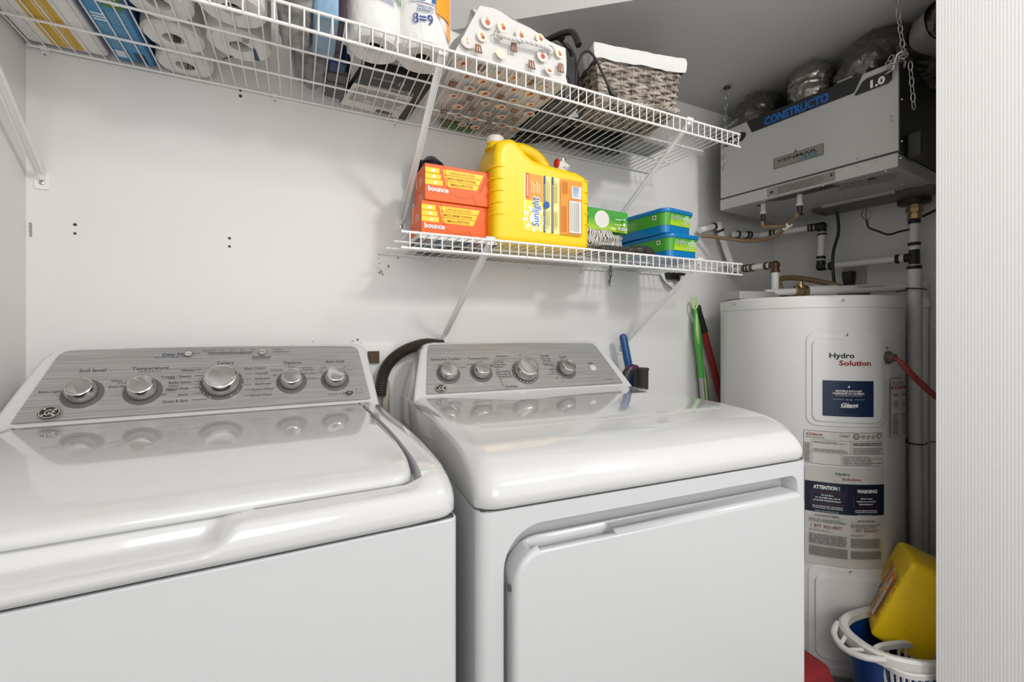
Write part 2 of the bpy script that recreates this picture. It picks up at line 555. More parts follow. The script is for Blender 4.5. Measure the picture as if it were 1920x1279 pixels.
# lid
profL = [(.040, .9085), (.030, .9085), (.0265, .913), (.029, .921), (.040, .9275), (.065, .9355), (.12, .942), (.22, .9465), (.40, .9475), (.520, .9460)]
def lid():
    P = catm(profL, 6); mb = MB()
    x0, x1 = .056, .634
    nx = 70; rings = []
    for y, z in P:
        row = []
        for i in range(nx + 1):
            t = .5 - .5 * cos(pi * i / nx)
            x = x0 + (x1 - x0) * t
            dd = min(x - x0, x1 - x)
            k = max(0, 1 - dd / .012)
            fc = .03 * (1 - sqrt(max(0, 1 - max(0, 1 - dd / .03) ** 2))) * max(0, 1 - (y - .02) / .1)
            row.append((x, y + fc, z - .0035 * (1 - sqrt(max(0, 1 - k * k)))))
        rings.append(row)
    vs = [p for r in rings for p in r]; fs = []; m_ = nx + 1
    for j in range(len(rings) - 1):
        for i in range(nx):
            a = j * m_ + i; fs.append((a, a + 1, a + m_ + 1, a + m_))
    for side in (0, nx):
        base = len(vs)
        for j in range(len(rings)):
            q = rings[j][side]; vs.append((q[0], q[1], q[2] - .012))
        for j in range(len(rings) - 1):
            fs.append((j * m_ + side, (j + 1) * m_ + side, base + j + 1, base + j))
    mb.add(vs, fs); return mb
lo = obj('lid', lid(), ENAMEL, WA, local=True, sharp=60)
obj('hinge_gap', MB().box((.055, .5205, .935), (.636, .5245, .9455)), flat('4a4744'), WA, local=True)
bp = MB()
bp.lathe([(.006, 0), (.006, .006), (.004, .008)], 12, Matrix.Translation((.545, .029, .897)))
obj('lid_bumper', bp, flat('b9b6b2'), WA, local=True)
obj('console', console(.012, .684, .058, .668), ENAMEL, WA, local=True, sharp=50)
pl = Decal(facemap, .00008)
poly = panelpoly((.045, .951), (.076, 1.063), (.100, 1.0765), (.625, 1.0755), (.648, 1.063), (.664, .951))
pl.poly(poly, BRUSH)
t_ = lambda s, x, z, size, **k: pl.text(s, x, s_of(z), size, INK, k.pop('align', 'c'), **k)
KW = [(.131, .994, 0), (.223, .993, 0), (.357, 1.000, 1), (.493, .997, 0), (.587, .997, 0)]
t_('Soil level', .136, 1.033, .0115, bold=.01)
t_('Temperature', .228, 1.034, .0115, bold=.01)
t_('All Cold Rinses', .228, 1.029, .006)
t_('Colors', .360, 1.040, .0115, bold=.01)
t_('Options', .495, 1.036, .0115, bold=.01)
t_('Auto Soak', .590, 1.036, .0105, bold=.01)
pl.text('Deep Fill', .262, s_of(1.061), .0105, flat('27405c', .6), 'c', bold=.01)
t_('Select when adding fabric softener', .262, 1.057, .0045)
t_('Extra Light', .083, .9985, .007); t_('Heavy', .178, 1.013, .007); t_('Extra Heavy', .185, 1.002, .007)
t_('O.T.F.', .187, 1.008, .006); t_('Cool', .266, 1.013, .006); t_('Colors', .272, .998, .006); t_('Warm', .268, .990, .006); t_('Hot', .258, .983, .006)
for i, s_ in enumerate(('Whites', 'Towels / Sheets', 'Bulky Items', 'Heavy Duty', 'Jeans', 'Drain & Spin')):
    z = 1.0275 - i * .0118
    t_(s_, .305 - (0, .005, .004, .006, .006, .005)[i], z, .0082, align='r')
    pl.rect(.307, s_of(z + .002), .318 + .003 * i, s_of(z + .0026), INK)
for i, s_ in enumerate(('Dark Colors', 'Casuals', 'Delicates', 'SaniFresh', 'Active Wear', 'Speed Wash')):
    z = 1.0265 - i * .0112
    t_(s_, .402 + (0, .022, .022, .022, .016, .014)[i] - .004, z, .0082, align='l')
    pl.rect(.400, s_of(z + .002), .412 - (.012 if i == 0 else 0), s_of(z + .0026), INK)
t_('None', .493, 1.0275, .006); t_('2nd Rinse', .462, 1.021, .006); t_('Off', .458, 1.010, .006)
t_('2nd Rinse', .527, 1.0235, .006); t_('+ Extra Spin', .527, 1.019, .006); t_('Deep Rinse', .533, 1.011, .006); t_('- 2nd Rinse', .535, 1.000, .006)
t_('15 Min', .562, 1.022, .006); t_('Off', .556, 1.013, .006); t_('1 hr', .622, 1.014, .006); t_('30', .611, 1.022, .006)
pl.disc(.290, s_of(1.063), .0075, INK, r0=.0068); pl.disc(.290, s_of(1.063), .0066, flat('b9b5ae'))
for k in (-1, 0, 1): pl.text('s', .290 + .003 * k, s_of(1.061), .006, INK, 'c')
pl.rect(.298, s_of(1.0628), .306, s_of(1.0636), INK); pl.disc(.309, s_of(1.0632), .0012, INK, seg=10)
pl.rect(.326, s_of(1.0615), .412, s_of(1.0638), flat('6a6661', .6))
for i, s_ in enumerate(('Sensing/Fill', 'Soak', 'Wash', 'Rinse', 'Spin')):
    t_(s_, .331 + .0205 * i - (.003 if i == 0 else 0), 1.067, .0055)
    pl.disc(.331 + .0195 * i, s_of(1.0627), .0011, INK, seg=8)
pl.disc(.432, s_of(1.063), .0080, INK, r0=.0073); pl.disc(.432, s_of(1.063), .0071, flat('bdb9b2'))
pl.poly([(.428, s_of(1.0605)), (.432, s_of(1.063)), (.428, s_of(1.0655))], INK); pl.rect(.4330, s_of(1.0605), .4342, s_of(1.0655), INK); pl.rect(.4352, s_of(1.0605), .4364, s_of(1.0655), INK)
t_('Start/Pause', .431, 1.0495, .0085, bold=.01); t_('Hold 3 Secs to Stop', .431, 1.0465, .0045)
t_('Pause', .459, 1.0655, .0065, align='l'); t_('Lid Locked', .459, 1.0605, .0065, align='l')
pl.disc(.455, s_of(1.0675), .0011, INK, seg=8); pl.disc(.455, s_of(1.0625), .0011, INK, seg=8)
t_('Owner is iPSF', .590, .9615, .0075); pl.disc(.616, s_of(.964), .0085, INK, sv=.55); pl.text('HE', .616, s_of(.9622), .0065, flat('cfcac2'), 'c')
pl.frame(.630, s_of(.961), .645, s_of(.969), .0006, INK)
badge(pl, .094, .9625, .0155)
po = pl.build('control_panel', WA, local=True)
for x, z, b in KW:
    knob(WA, x, z, b)
dots = Decal(facemap, .0001, .0026)
for k in range(13):
    a = rad(-150 + 300 / 12 * k)
    dots.disc(.357 + .0382 * sin(a), s_of(1.0) + .0382 * -cos(a) * -1 * 1, .0012, flat('d8d4cc'), seg=8)
dots.build('dial_marks', WA, local=True)

# ---------------------------------------------------------------- dryer
DR = thing('tumble_dryer', 'white front load dryer with four dials, right of the washer', 'dryer', (.2266, .5705, 0), rad(-3.76))
DR['label'] = 'white front load tumble dryer with four dials and a square door'
W = .686
shell = MB()
out = rrect(0, 0, W, .68, .018, 6)
# cabinet without its front, then the front frame with the door recess
ro = [(0.0, .02), (W, .02), (W, .8615), (0, .8615)]
outer = [(a, b) for a, b in rrect(0.018, .02, W - .018, .8615, .002, 8)]
inner = rrect(.038, .12, .6555, .8355, .05, 8, rs=(.02, .02, .022, .062))
# side/back walls
path = [p for p in rrect(0, 0, W, .68, .018, 8)]
rings = []
# open outline from right end of the front round the back to its left end
i0 = min(range(len(path)), key=lambda i: hypot(path[i][0] - (W - .018), path[i][1]))
seq = path[i0:] + path[:i0]
seq = [p for p in seq if not (p[1] < 1e-6 and .019 < p[0] < W - .019)]
vs = [(x, y, .02) for x, y in seq] + [(x, y, .8615) for x, y in seq]
n = len(seq)
shell.add(vs, [(i, i + 1, n + i + 1, n + i) for i in range(n - 1)])
shell.add([(x, y, .8615) for x, y in seq], [tuple(range(n))])
no, ni = len(outer), len(inner)
assert no == ni
k = no
vs = [(a, 0, b) for a, b in outer] + [(a, 0, b) for a, b in inner] + [(a + .003 * (1 if a < .3 else -1), .004, b) for a, b in inner] + [(a + .006 * (1 if a < .3 else -1), .03, b - (.004 if b > .5 else -.004)) for a, b in inner]
fs = []
for q in range(3):
    for i in range(k):
        j = (i + 1) % k
        fs.append((q * k + i, q * k + j, (q + 1) * k + j, (q + 1) * k + i))
fs.append(tuple(range(3 * k, 4 * k)))
shell.add(vs, fs)
obj('cabinet', shell, ENAMEL2, DR, local=True, sharp=30)
obj('seam', MB().box((.008, .006, .8615), (W - .008, .66, .8648)), SEAM, DR, local=True)
# door with a finger notch in its top edge
dp = [(.050, .135), (.652, .135)]
dp = []
def arc(cx, cy, r, a0, a1, n=6):
    return [(cx + r * cos(rad(a0 + (a1 - a0) * k / n)), cy + r * sin(rad(a0 + (a1 - a0) * k / n))) for k in range(n + 1)]
xr_, xl_, zt, zt2, zb_ = .651, .047, .8095, .7985, .13
dp += arc(xl_ + .02, zb_ + .02, .02, 180, 270) + arc(xr_ - .02, zb_ + .02, .02, 270, 360)
dp += arc(xr_ - .022, zt - .022, .022, 0, 90)
dp += arc(xl_ + .05, zt - .05, .05, 90, 180)
door = MB()
door.prism(dp, lambda a, b: (a, .026, b), lambda a, b: (a, -.020, b))
dn = obj('door', door, ENAMEL2, DR, local=True, bevel=.009, bseg=4)
cut = MB()
cut.prism(rrect(.078, -.0085, .2215, .0135, .006, 4), lambda a, b: (a, b, .792), lambda a, b: (a, b, .85))
cut2 = MB()
cut2.prism(rrect(.086, -.05, .2175, -.0080, .0001, 1), lambda a, b: (a, b, .8035), lambda a, b: (a, b, .85))
# boolean evaluated once and stored, so that no helper stays in the scene
def carve(o, mbc):
    c = obj('cutter', mbc, SEAM, o.parent, local=True)
    md = o.modifiers.new('bool', 'BOOLEAN'); md.object = c; md.operation = 'DIFFERENCE'; md.solver = 'EXACT'
    dg = bpy.context.evaluated_depsgraph_get(); dg.update()
    me = bpy.data.meshes.new_from_object(o.evaluated_get(dg))
    o.modifiers.clear(); old = o.data; o.data = me; me.name = old.name
    bpy.data.objects.remove(c)
carve(dn, cut); carve(dn, cut2)
obj('handle_pocket', MB().box((.082, -.006, .791), (.218, .012, .7935)), flat('8c8a87'), DR, local=True)
obj('hinge_plug', MB().lathe([(.005, 0), (.005, .002), (.003, .003)], 14, align((.0465, -.004, .752), (-1, 0, 0))), flat('5b5a58'), DR, local=True)
profD = [(.0, .8648), (-.004, .872), (-.0045, .885), (.003, .900), (.022, .918), (.055, .933), (.10, .9415), (.2, .947), (.4, .947), (.70, .944)]
top = deck(W, profD, .7, zb=.8648, rs=.035, rc=.03, edge=.012)
obj('top_deck', top, ENAMEL, DR, local=True, sharp=60)
# shallow raised field on the top
fld = MB()
fld.loft([[(x, y, topz(y, profD) + dz) for x, y in rrect(.055 + e, .135 + e, .630 - e, .525, .03, 6)] for e, dz in ((0, -.001), (.003, .0012), (.006, .0018))])
obj('top_field', fld, ENAMEL, DR, local=True, sharp=60)
obj('console', console(.002, .684, .046, .622), ENAMEL, DR, local=True, sharp=50)
pl = Decal(facemap, .00008)
pl.poly(panelpoly((.038, .953), (.060, 1.066), (.070, 1.0755), (.590, 1.0725), (.607, 1.058), (.646, .953)), BRUSH)
KD = [(.104, .999, 0), (.197, .999, 0), (.330, .996, 1), (.464, .997, 0)]
t_('Extended Tumble', .105, 1.033, .0115, bold=.012); t_('Temperature', .199, 1.033, .0115, bold=.012)
t_('Cottons', .270, 1.038, .0105, bold=.012); t_('Casuals', .408, 1.036, .0100, bold=.012); t_('Signal', .468, 1.031, .0105, bold=.012)
t_('Start', .558, 1.012, .0085, bold=.012); t_('Hold to Start', .558, 1.009, .0042)
t_('Off', .083, 1.018, .0065); t_('Off', .329, 1.040, .006)
t_('Cottons', .147, 1.012, .006); t_('Casuals', .170, 1.020, .006); t_('High', .232, 1.012, .006)
for i, (x, s_, sz) in enumerate(((.262, 'Extended Tumble', .0045), (.255, 'Less Dry', .0085), (.252, 'Optimum Dry', .0085), (.252, 'SaniFresh', .0075), (.247, 'Off', .006), (.262, 'Quick Fluff 20', .0078), (.262, 'Dewrinkle 20', .0078), (.265, 'Damp Dry 30', .0078), (.248, '40', .006), (.249, '50', .006), (.25, '60', .006), (.275, 'Timed Dry', .0085))):
    t_(s_, x, 1.0305 - i * .0065 - .002, sz)
for i, (x, s_, sz) in enumerate(((.410, 'More Dry', .0078), (.410, 'Less Dry', .0078), (.410, 'Extended Tumble', .005), (.414, 'Delicates', .0092), (.424, 'Off', .006), (.424, 'More Dry', .0075), (.424, 'Less Dry', .0075), (.418, 'Extended Tumble', .005), (.430, 'Off', .006), (.433, 'Air Only', .0075), (.44, '20', .006))):
    t_(s_, x, 1.028 - i * .0062, sz)
t_('Off', .444, 1.016, .006); t_('High', .462, 1.0215, .006)
t_('7.0 cu. ft.', .60, .963, .0065)
badge(pl, .077, .9635, .0155)
pl.build('control_panel', DR, local=True)
for x, z, b in KD: knob(DR, x, z, b, 1.02)
dots = Decal(facemap, .0001, .0026)
for k in range(15):
    a = rad(110 + 220 / 14 * k)
    dots.poly([(.330 + .0375 * sin(a) + q * .0012, s_of(.996) + .0375 * cos(a) + w_ * .0012) for q, w_ in ((-1, -1), (1, -1), (1, 1), (-1, 1))], flat('e8e4dc'))
dots.build('dial_marks', DR, local=True)
obj('start_button', MB().lathe([(.0105, 0), (.0105, .0025), (.009, .0035), (.0002, .0038)], 24, align(facemap(.560, s_of(.999), 0), FN)), flat('c9c5be', .35), DR, local=True)

# ================================================================== wire shelves
def wire_shelf(name, label, x0, x1, yf, z, first, spacing=.0254, rails=(.333, .667), lip=.040, clips=(), brackets=()):
    T = thing(name, label, 'shelf', ((x0 + x1) / 2, YB - .01, z))
    dk = MB()
    x = first
    yb = YB - .008
    while x < x1:
        if x > x0:
            dk.tube([(x, yb, z), (x, yf, z)], .00165, 6)
            dk.tube([(x, yf, z), (x, yf - .0015, z - .002), (x, yf - .0015, z - lip)], .00165, 6)
        x += spacing
    for r in rails:
        y = yb + (yf - yb) * r
        dk.tube([(x0 + .004, y, z - .004), (x1 - .002, y, z - .004)], .0026, 8)
    dk.tube([(x0, yb, z - .003), (x1, yb, z - .003)], .003, 8)
    obj('wire_deck', dk, WIREM, T)
    fr = MB()
    fr.tube([(x0, yf + .002, z), (x1 + .003, yf + .002, z)], .0033, 10)
    fr.tube([(x0, yf + .002, z - lip), (x1 + .003, yf + .002, z - lip)], .0034, 10)
    obj('front_rail', fr, WIREM, T)
    for x in clips:
        c = MB()
        c.box((x - .006, YB - .004, z - .022), (x + .006, YB, z + .006))
        c.tube([(x - .006, YB - .009, z - .003), (x + .006, YB - .009, z - .003)], .0055, 10)
        c.lathe([(.0032, 0), (.0028, .0015), (.0005, .002)], 10, align((x, YB - .004, z - .016), (0, -1, 0)), 1)
        obj('wall_clip', c, [PLW, STEEL], T)
    for (bx, fx, fz) in brackets:
        b = MB()
        a = Vector((bx, yf + .006, z - .004)); e = Vector((fx, YB - .012, fz + .015))
        d_ = (e - a).normalized(); sd = Vector((1, 0, 0)); up = d_.cross(sd).normalized()
        hw, th = .0078, .0035
        sec = [(-hw, 0), (hw, 0), (hw, th * 2.2), (hw - .0015, th * 2.2), (hw - .0015, th * .5), (-hw + .0015, th * .5), (-hw + .0015, th * 2.2), (-hw, th * 2.2)]
        rings = []
        for q in (0, .04, .5, .93, 1):
            p = a + (e - a) * q
            k_ = 1 if .03 < q < .95 else .8
            rings.append([p + sd * (u * k_) + up * (v * k_) for u, v in sec])
        b.loft(rings)
        b.tube([(bx - .012, yf + .002, z + .0055), (bx + .012, yf + .002, z + .0055)], .0030, 8)
        b.box((bx - .008, yf + .004, z - .012), (bx + .008, yf + .010, z - .001))
        b.prism(rrect(fx - .0125, fz - .018, fx + .0125, fz + .020, .006, 4), lambda u, v: (u, YB, v), lambda u, v: (u, YB - .003, v))
        b.tube([e, (fx, YB - .004, fz + .004)], .006, 8)
        b.lathe([(.005, 0), (.0045, .002), (.001, .003)], 12, align((fx, YB - .003, fz - .004), (0, -1, 0)), 1)
        obj('support_bracket', b, [WIREM, STEEL], T, sharp=30)
    return T
wire_shelf('wire_shelf', 'deep white wire shelf near the ceiling, loaded with paper goods and a basket', XL + .004, 1.268, .940, 1.740, -.0367 - 19 * .0254, rails=(.30, .63), clips=(-.497, -.051, .263, .86), brackets=((-.48, -.5025, 1.446), (.291, .282, 1.43), (1.05, 1.0, 1.42)))
wire_shelf('wire_shelf', 'short white wire shelf lower on the wall holding orange boxes, jug and green tubs', .215, 1.375, 1.012, 1.3430, .2345, rails=(.333, .667), lip=.0365, clips=(.36, .712, .93), brackets=((.437, .41, 1.085), (1.175, 1.109, 1.043)))
# ================================================================== things on the lower shelf
ZL = 1.3455
ORG = mat('orange_card', hx('E8600A'), .45); ORG2 = mat('orange_card_side', hx('D65208'), .45)
YEL = mat('yellow_print', hx('FFD21E'), .45)
WHT = flat('f2f0ec')
def bounce(x0, y0, z0, label, rz=0, first=False):
    w_, d_, h_ = .190, .118, .0945
    T = thing('dryer_sheet_box', label, 'box', (x0, y0, z0), rz, 'boxes of dryer sheets')
    obj('carton', MB().box((0, 0, 0), (w_, d_, h_)), ORG, T, local=True, bevel=.0015, bseg=2)
    D = Decal(plane((0, 0, 0), (1, 0, 0), (0, 0, 1)))
    for i in range(3):
        v0 = .0405 + i * .0150
        D.rect(.0006, v0, .0405 + (i) * -.0045 + .006, v0 + .0135, YEL)
        xa = .058 - i * .004; xb = .142 + i * .0065
        D.poly([(xa, v0), (xb, v0), (xb + .006, v0 + .0135), (xa - .004, v0 + .0135)], YEL)
        D.poly([(.022 - i * .003, v0 + .004), (.030 - i * .003, v0 + .003), (.032 - i * .003, v0 + .009), (.024 - i * .003, v0 + .010)], WHT)
    for t, v, u in (('LARGE/GROSSES', .0735, .100), ('MEDIUM/MOYENNES', .0585, .0995), ('SMALL/PETITES', .0435, .0985)):
        D.text(t, u, v, .0098, flat('B85A12'), 'c', bold=.01, sx=.88 if len(t) > 14 else 1.0)
    D.text('bounce', .0075, .0235, .0185, WHT, bold=.045, sx=1.0)
    D.text('bounce', .0088, .0232, .0180, flat('5a2f4a'), bold=.0, sx=1.02)
    D.text('bounce', .0080, .0238, .0180, WHT, bold=.012, sx=1.02)
    ln = flat('8F3410')
    cu = [(.062, .033), (.064, .024), (.080, .017), (.105, .015), (.122, .017), (.128, .026)]
    for a, b in zip(cu, cu[1:]):
        D.poly([a, b, (b[0], b[1] + .0006), (a[0], a[1] + .0006)], ln)
    D.poly([(.128, .026), (.129, .026), (.142, .0008), (.141, .0008)], ln)
    D.poly([(.050, .0925), (.0512, .0925), (.0625, .034), (.061, .034)], flat('C7481A'))
    if first:
        for k in range(9):
            u = .156 + k * .0028 - .006; v = .036 + k * .0065
            D.poly([(u, v), (u + .0012, v - .0003), (u + .0032, v + .0042), (u + .002, v + .0045)], flat('3a1a0c'))
    D.build('front_print', T, local=True)
    D2 = Decal(plane((0, d_, 0), (0, -1, 0), (0, 0, 1)))
    D2.poly([(.002, .045), (.115, .020), (.115, .0206), (.002, .0458)], flat('8F3410'))
    D2.text('bounce', .030, .052, .018, WHT, rot=rad(78), bold=.03)
    D2.lines(.055, .048, .098, .070, 4, WHT, .3)
    D2.lines(.055, .010, .095, .026, 3, WHT, .3)
    D2.build('side_print', T, local=True)
    return T
bounce(.2885, 1.118, ZL + .0125, 'orange dryer sheet box standing on the magazine, lower of the pair')
bounce(.297, 1.114, ZL + .1078, 'orange dryer sheet box with a torn dashed opening, on top of the other', rad(-.6), True)
mg = thing('magazine', 'colourful magazine lying flat under the orange boxes', 'magazine', (.38, 1.19, ZL))
obj('pages', MB().box((.275, 1.085, ZL + .001), (.487, 1.245, ZL + .0105)), flat('d8d4cc'), mg)
obj('front_cover', MB().box((.273, 1.083, ZL + .0105), (.489, 1.247, ZL + .0118)), flat('7c8a92', .3), mg)
dm = Decal(plane((.273, 1.247, ZL + .001), (1, 0, 0), (0, -1, 0)))
dm.rect(0, 0, .216, .164, flat('1f4447', .3))
for i in range(9):
    c_ = ('8a5a4c', 'b9b4aa', '3f6d8f', 'c9c4ba', '5e7a62', '38567c', 'a56a50', '93989c', '5a3430')[i]
    dm.rect(.004 + i * .0235, .115, .026 + i * .0235, .160, flat(c_, .3))
dm.rect(.09, .03, .14, .07, flat('7a4324', .3)); dm.rect(.14, .01, .20, .09, flat('17130f', .3)); dm.rect(.01, .02, .08, .10, flat('1d5350', .3))
dm.text('HOME', .012, .075, .022, flat('b9d0cc', .3)) if False else None
dm.build('back_cover', mg)
# navy thing behind the boxes
nv = MB()
nv.lathe([(.0002, .12), (.030, .117), (.042, .105), (.047, .085), (.048, .0), ], 32, Matrix.Translation((.372, 1.278, ZL + .1375 - .02)))
T = thing('storage_jar', 'dark navy rounded container peeking over the orange boxes', 'container', (.372, 1.278, ZL))
nb = MB(); nb.lathe([(.045, 0), (.048, .004), (.048, .15), (.046, .19), (.036, .255), (.015, .274), (.0002, .277)], 32, Matrix.Translation((.358, 1.272, ZL)) @ Matrix.Diagonal((1, 1, 1.02, 1)))
obj('body', nb, mat('navy_plastic', hx('14152a'), .25), T)
hd = MB(); hd.tube(bez([(.312, 1.272, ZL + .22), (.314, 1.272, ZL + .272), (.326, 1.272, ZL + .262), (.342, 1.272, ZL + .268)], 5), .006, 8)
obj('handle', hd, mat('navy_plastic'), T)

# ---- yellow jug
YP = mat('yellow_jug_plastic', hx('F7CE14'), .38, coat=.1, bump=.02, bscale=200)
CAPW = mat('white_cap', hx('e9e6e0'), .4)
RED = mat('red_button', hx('c32a1c'), .35)
def jug(name, label, loc, rot, tap=True):
    T = thing(name, label, 'jug', loc)
    T.rotation_euler = rot
    w_, d_ = .312, .142
    prof = [(0, .004), (.312, .004), (.312, .212), (.300, .231), (.270, .237), (.235, .240), (.17, .244), (.125, .250), (.102, .262), (.085, .282), (.062, .296), (.034, .297), (.014, .280), (.003, .245)]
    if not tap:
        prof = [(0, .004), (.312, .004), (.312, .245), (.296, .266), (.20, .274), (.05, .280), (.018, .276), (0, .255)]
    mb = MB()
    mb.prism(prof, lambda a, b: (a, 0, b), lambda a, b: (a, d_, b))
    obj('body', mb, YP, T, local=True, bevel=.026, bseg=6, sharp=40)
    h = MB()
    if not tap: h.tube(bez([(.10, .05, .262), (.13, .05, .290), (.19, .05, .290), (.22, .05, .262)], 6), .013, 12)
    if tap: h.tube(bez([(.050, d_ / 2, .270), (.085, d_ / 2, .293), (.125, d_ / 2, .297), (.165, d_ / 2, .285), (.190, d_ / 2, .262), (.196, d_ / 2, .235)], 6), [.024] * 6 + [.019] * 18 + [.02] * 7, 16)
    CP = (.034, d_ / 2, .280) if tap else (.045, .034, .260)
    h.lathe([(.030, 0), (.024, .010), (.023, .022)], 24, Matrix.Translation(CP))
    if tap: h.lathe([(.038, 0), (.030, .012), (.024, .017)], 24, Matrix.Translation((.248, d_ / 2, .232)))
    obj('handle', h, YP, T, local=True)
    r = MB()
    for i in range(5):
        z = .082 + i * .032
        for side in (0, 1):
            x = .0 if side == 0 else w_
            sg = 1 if side == 0 else -1
            L = .030 if side == 0 else .026
            r.box((x + sg * .012, -.0015, z) if sg > 0 else (x - L, -.0015, z), (x + L, .004, z + .0045) if sg > 0 else (x - .010, .004, z + .0045))
            r.box((x - .0018 if sg > 0 else x - .004, .022, z), (x + .004 if sg > 0 else x + .0018, .118, z + .0045))
            cc = [(x + sg * (.026 - .0275 * sin(a)), .026 - .0275 * cos(a), z + .00225) for a in [rad(q) for q in range(10, 90, 10)]]
            r.tube(cc, .0026, 6)
    obj('grip_ridge', r, YP, T, local=True, bevel=.001, bseg=2)
    if not tap:
        r = MB()
        for i in range(5):
            z = .082 + i * .032
            r.box((-.0015, d_ - .060, z), (.004, d_ - .022, z + .0045)); r.box((.022, d_ - .004, z), (.030, d_ + .0015, z + .0045))
            r.tube([(.026 - .0275 * sin(q_), d_ - .026 + .0275 * cos(q_), z + .00225) for q_ in [rad(k) for k in range(10, 90, 10)]], .0026, 6)
        obj('grip_ridge', r, YP, T, local=True)
    c = MB()
    c.lathe([(.0235, 0), (.0245, .002), (.0245, .016), (.0225, .0185), (.0002, .019)], 30, Matrix.Translation(Vector(CP) + Vector((0, 0, .020))))
    obj('cap', c, CAPW, T, local=True)
    sp = MB()
    M = Matrix.Translation((.248, d_ / 2, .247))
    sp.lathe([(.026, 0), (.027, .003), (.024, .010), (.019, .014), (.010, .017), (.009, .03), (.0002, .032)], 24, M)
    sp.lathe([(.011, 0), (.012, .004), (.010, .034), (.0002, .036)], 16, align((.236, d_ / 2 - .004, .272), (1, .2, .25)))
    sp.tube([(.262, d_ / 2, .28), (.274, d_ / 2 - .012, .268)], [.0085, .0075], 12)
    sp.box((.255, d_ / 2 - .006, .278), (.262, d_ / 2 + .006, .296))
    if tap:
        so = obj('spout', sp, CAPW, T, local=True)
        rb = MB(); rb.sphere((.232, d_ / 2 - .010, .275), .0135, 16, sc=(.55, 1, 1)); obj('button', rb, RED, so, local=True)
    D = Decal(plane((.020, 0, 0), (1, 0, 0), (0, 0, 1)) if tap else plane((w_ - .004, d_, 0), (-1, 0, 0), (0, 0, 1)), h0=.0004)
    x0, x1, z0, z1 = .068, .2575, .046, .205
    D.rect(x0, z0, x1, z1, flat('FFF2A0'))
    D.rect(x0 + .006, z0 + .072, x0 + .060, z1, flat('F79A3A'))
    D.poly([(x0, z0), (x0 + .060, z0), (x0 + .060, z0 + .085), (x0 + .006, z0 + .085)], flat('FFE14D'))
    for k in range(10):
        a = rad(36 * k + 10); cx, cy = x0 + .035, z0 + .036
        D.poly([(cx + .026 * cos(a - .13), cy + .026 * sin(a - .13)), (cx + .040 * cos(a - .09), cy + .038 * sin(a - .09)), (cx + .040 * cos(a + .09), cy + .038 * sin(a + .09)), (cx + .026 * cos(a + .13), cy + .026 * sin(a + .13))], flat('FFFBE6'))
    D.disc(x0 + .035, z0 + .036, .027, flat('FFFBE6')); D.disc(x0 + .035, z0 + .036, .024, flat('FBC91F'), r0=.018)
    D.text('Sunlight', x0 + .047, z0 + .013, .031, flat('FFFFFF'), rot=rad(90), bold=.05, shear=.15, sx=.84)
    D.text('Sunlight', x0 + .0465, z0 + .013, .031, flat('1E5CA8'), rot=rad(90), bold=.012, shear=.15, sx=.84)
    D.rect(x0 + .006, z0 + .092, x0 + .0155, z1, flat('D8432A')); D.lines(x0 + .008, z0 + .096, x0 + .014, z1 - .004, 12, flat('FFE9C0'), .6)
    for k in range(6): D.rect(x0 + .022 + k * .005, z0 + .105, x0 + .0245 + k * .005, z1 - .020 - (k % 3) * .004, flat('FFE7A6'))
    for xx in (.062, .088):
        D.rect(x0 + xx, z0, x0 + xx + .0052, z1, flat('1E3F73')); D.lines(x0 + xx + .0015, z0 + .006, x0 + xx + .0038, z1 - .02, 22, flat('F5EBC0'), .5)
        for k in range(4): D.rect(x0 + xx + .008 + k * .0032, z0 + .008 + .01 * (k % 2), x0 + xx + .0092 + k * .0032, z0 + .062, flat('8F8340'))
        for k in range(4): D.rect(x0 + xx + .008 + k * .0032, z0 + .085, x0 + xx + .0092 + k * .0032, z1 - .006 - .01 * (k % 2), flat('8F8340'))
    D.disc(x0 + .070, z0 + .077, .010, flat('2558A6'))
    D.rect(x0 + .116, z0, x1, z1, flat('F7952E'))
    for k in range(5): D.rect(x0 + .119 + k * .0036, z0 + .006, x0 + .1203 + k * .0036, z0 + .080 + .004 * (k % 2), flat('8d4c1c'))
    for k in range(4): D.rect(x0 + .121 + k * .0050, z0 + .115, x0 + .1225 + k * .0050, z1 - .008, flat('8d4c1c'))
    D.rect(x0 + .143, z0 + .005, x1 - .003, z0 + .100, flat('2b2a3a')); D.rect(x0 + .144, z0 + .006, x1 - .004, z0 + .099, flat('e9e4de'))
    for k in range(8): D.rect(x0 + .147 + k * .0042, z0 + .010, x0 + .1483 + k * .0042, z0 + .095, flat('77726c'))
    D.rect(x0 + .152, z0 + .106, x1 - .005, z1 - .018, flat('f4f2ee'))
    for k in range(11): D.rect(x0 + .155, z0 + .110 + k * .0028, x1 - .010 - .006 * (k % 3 == 0), z0 + .1113 + k * .0028, flat('5b82b5'))
    D.build('label', T, local=True)
    return T
jug('detergent_jug', 'big yellow detergent jug with an orange and yellow label, standing on the lower shelf', (.474, 1.074, ZL), (0, 0, 0))

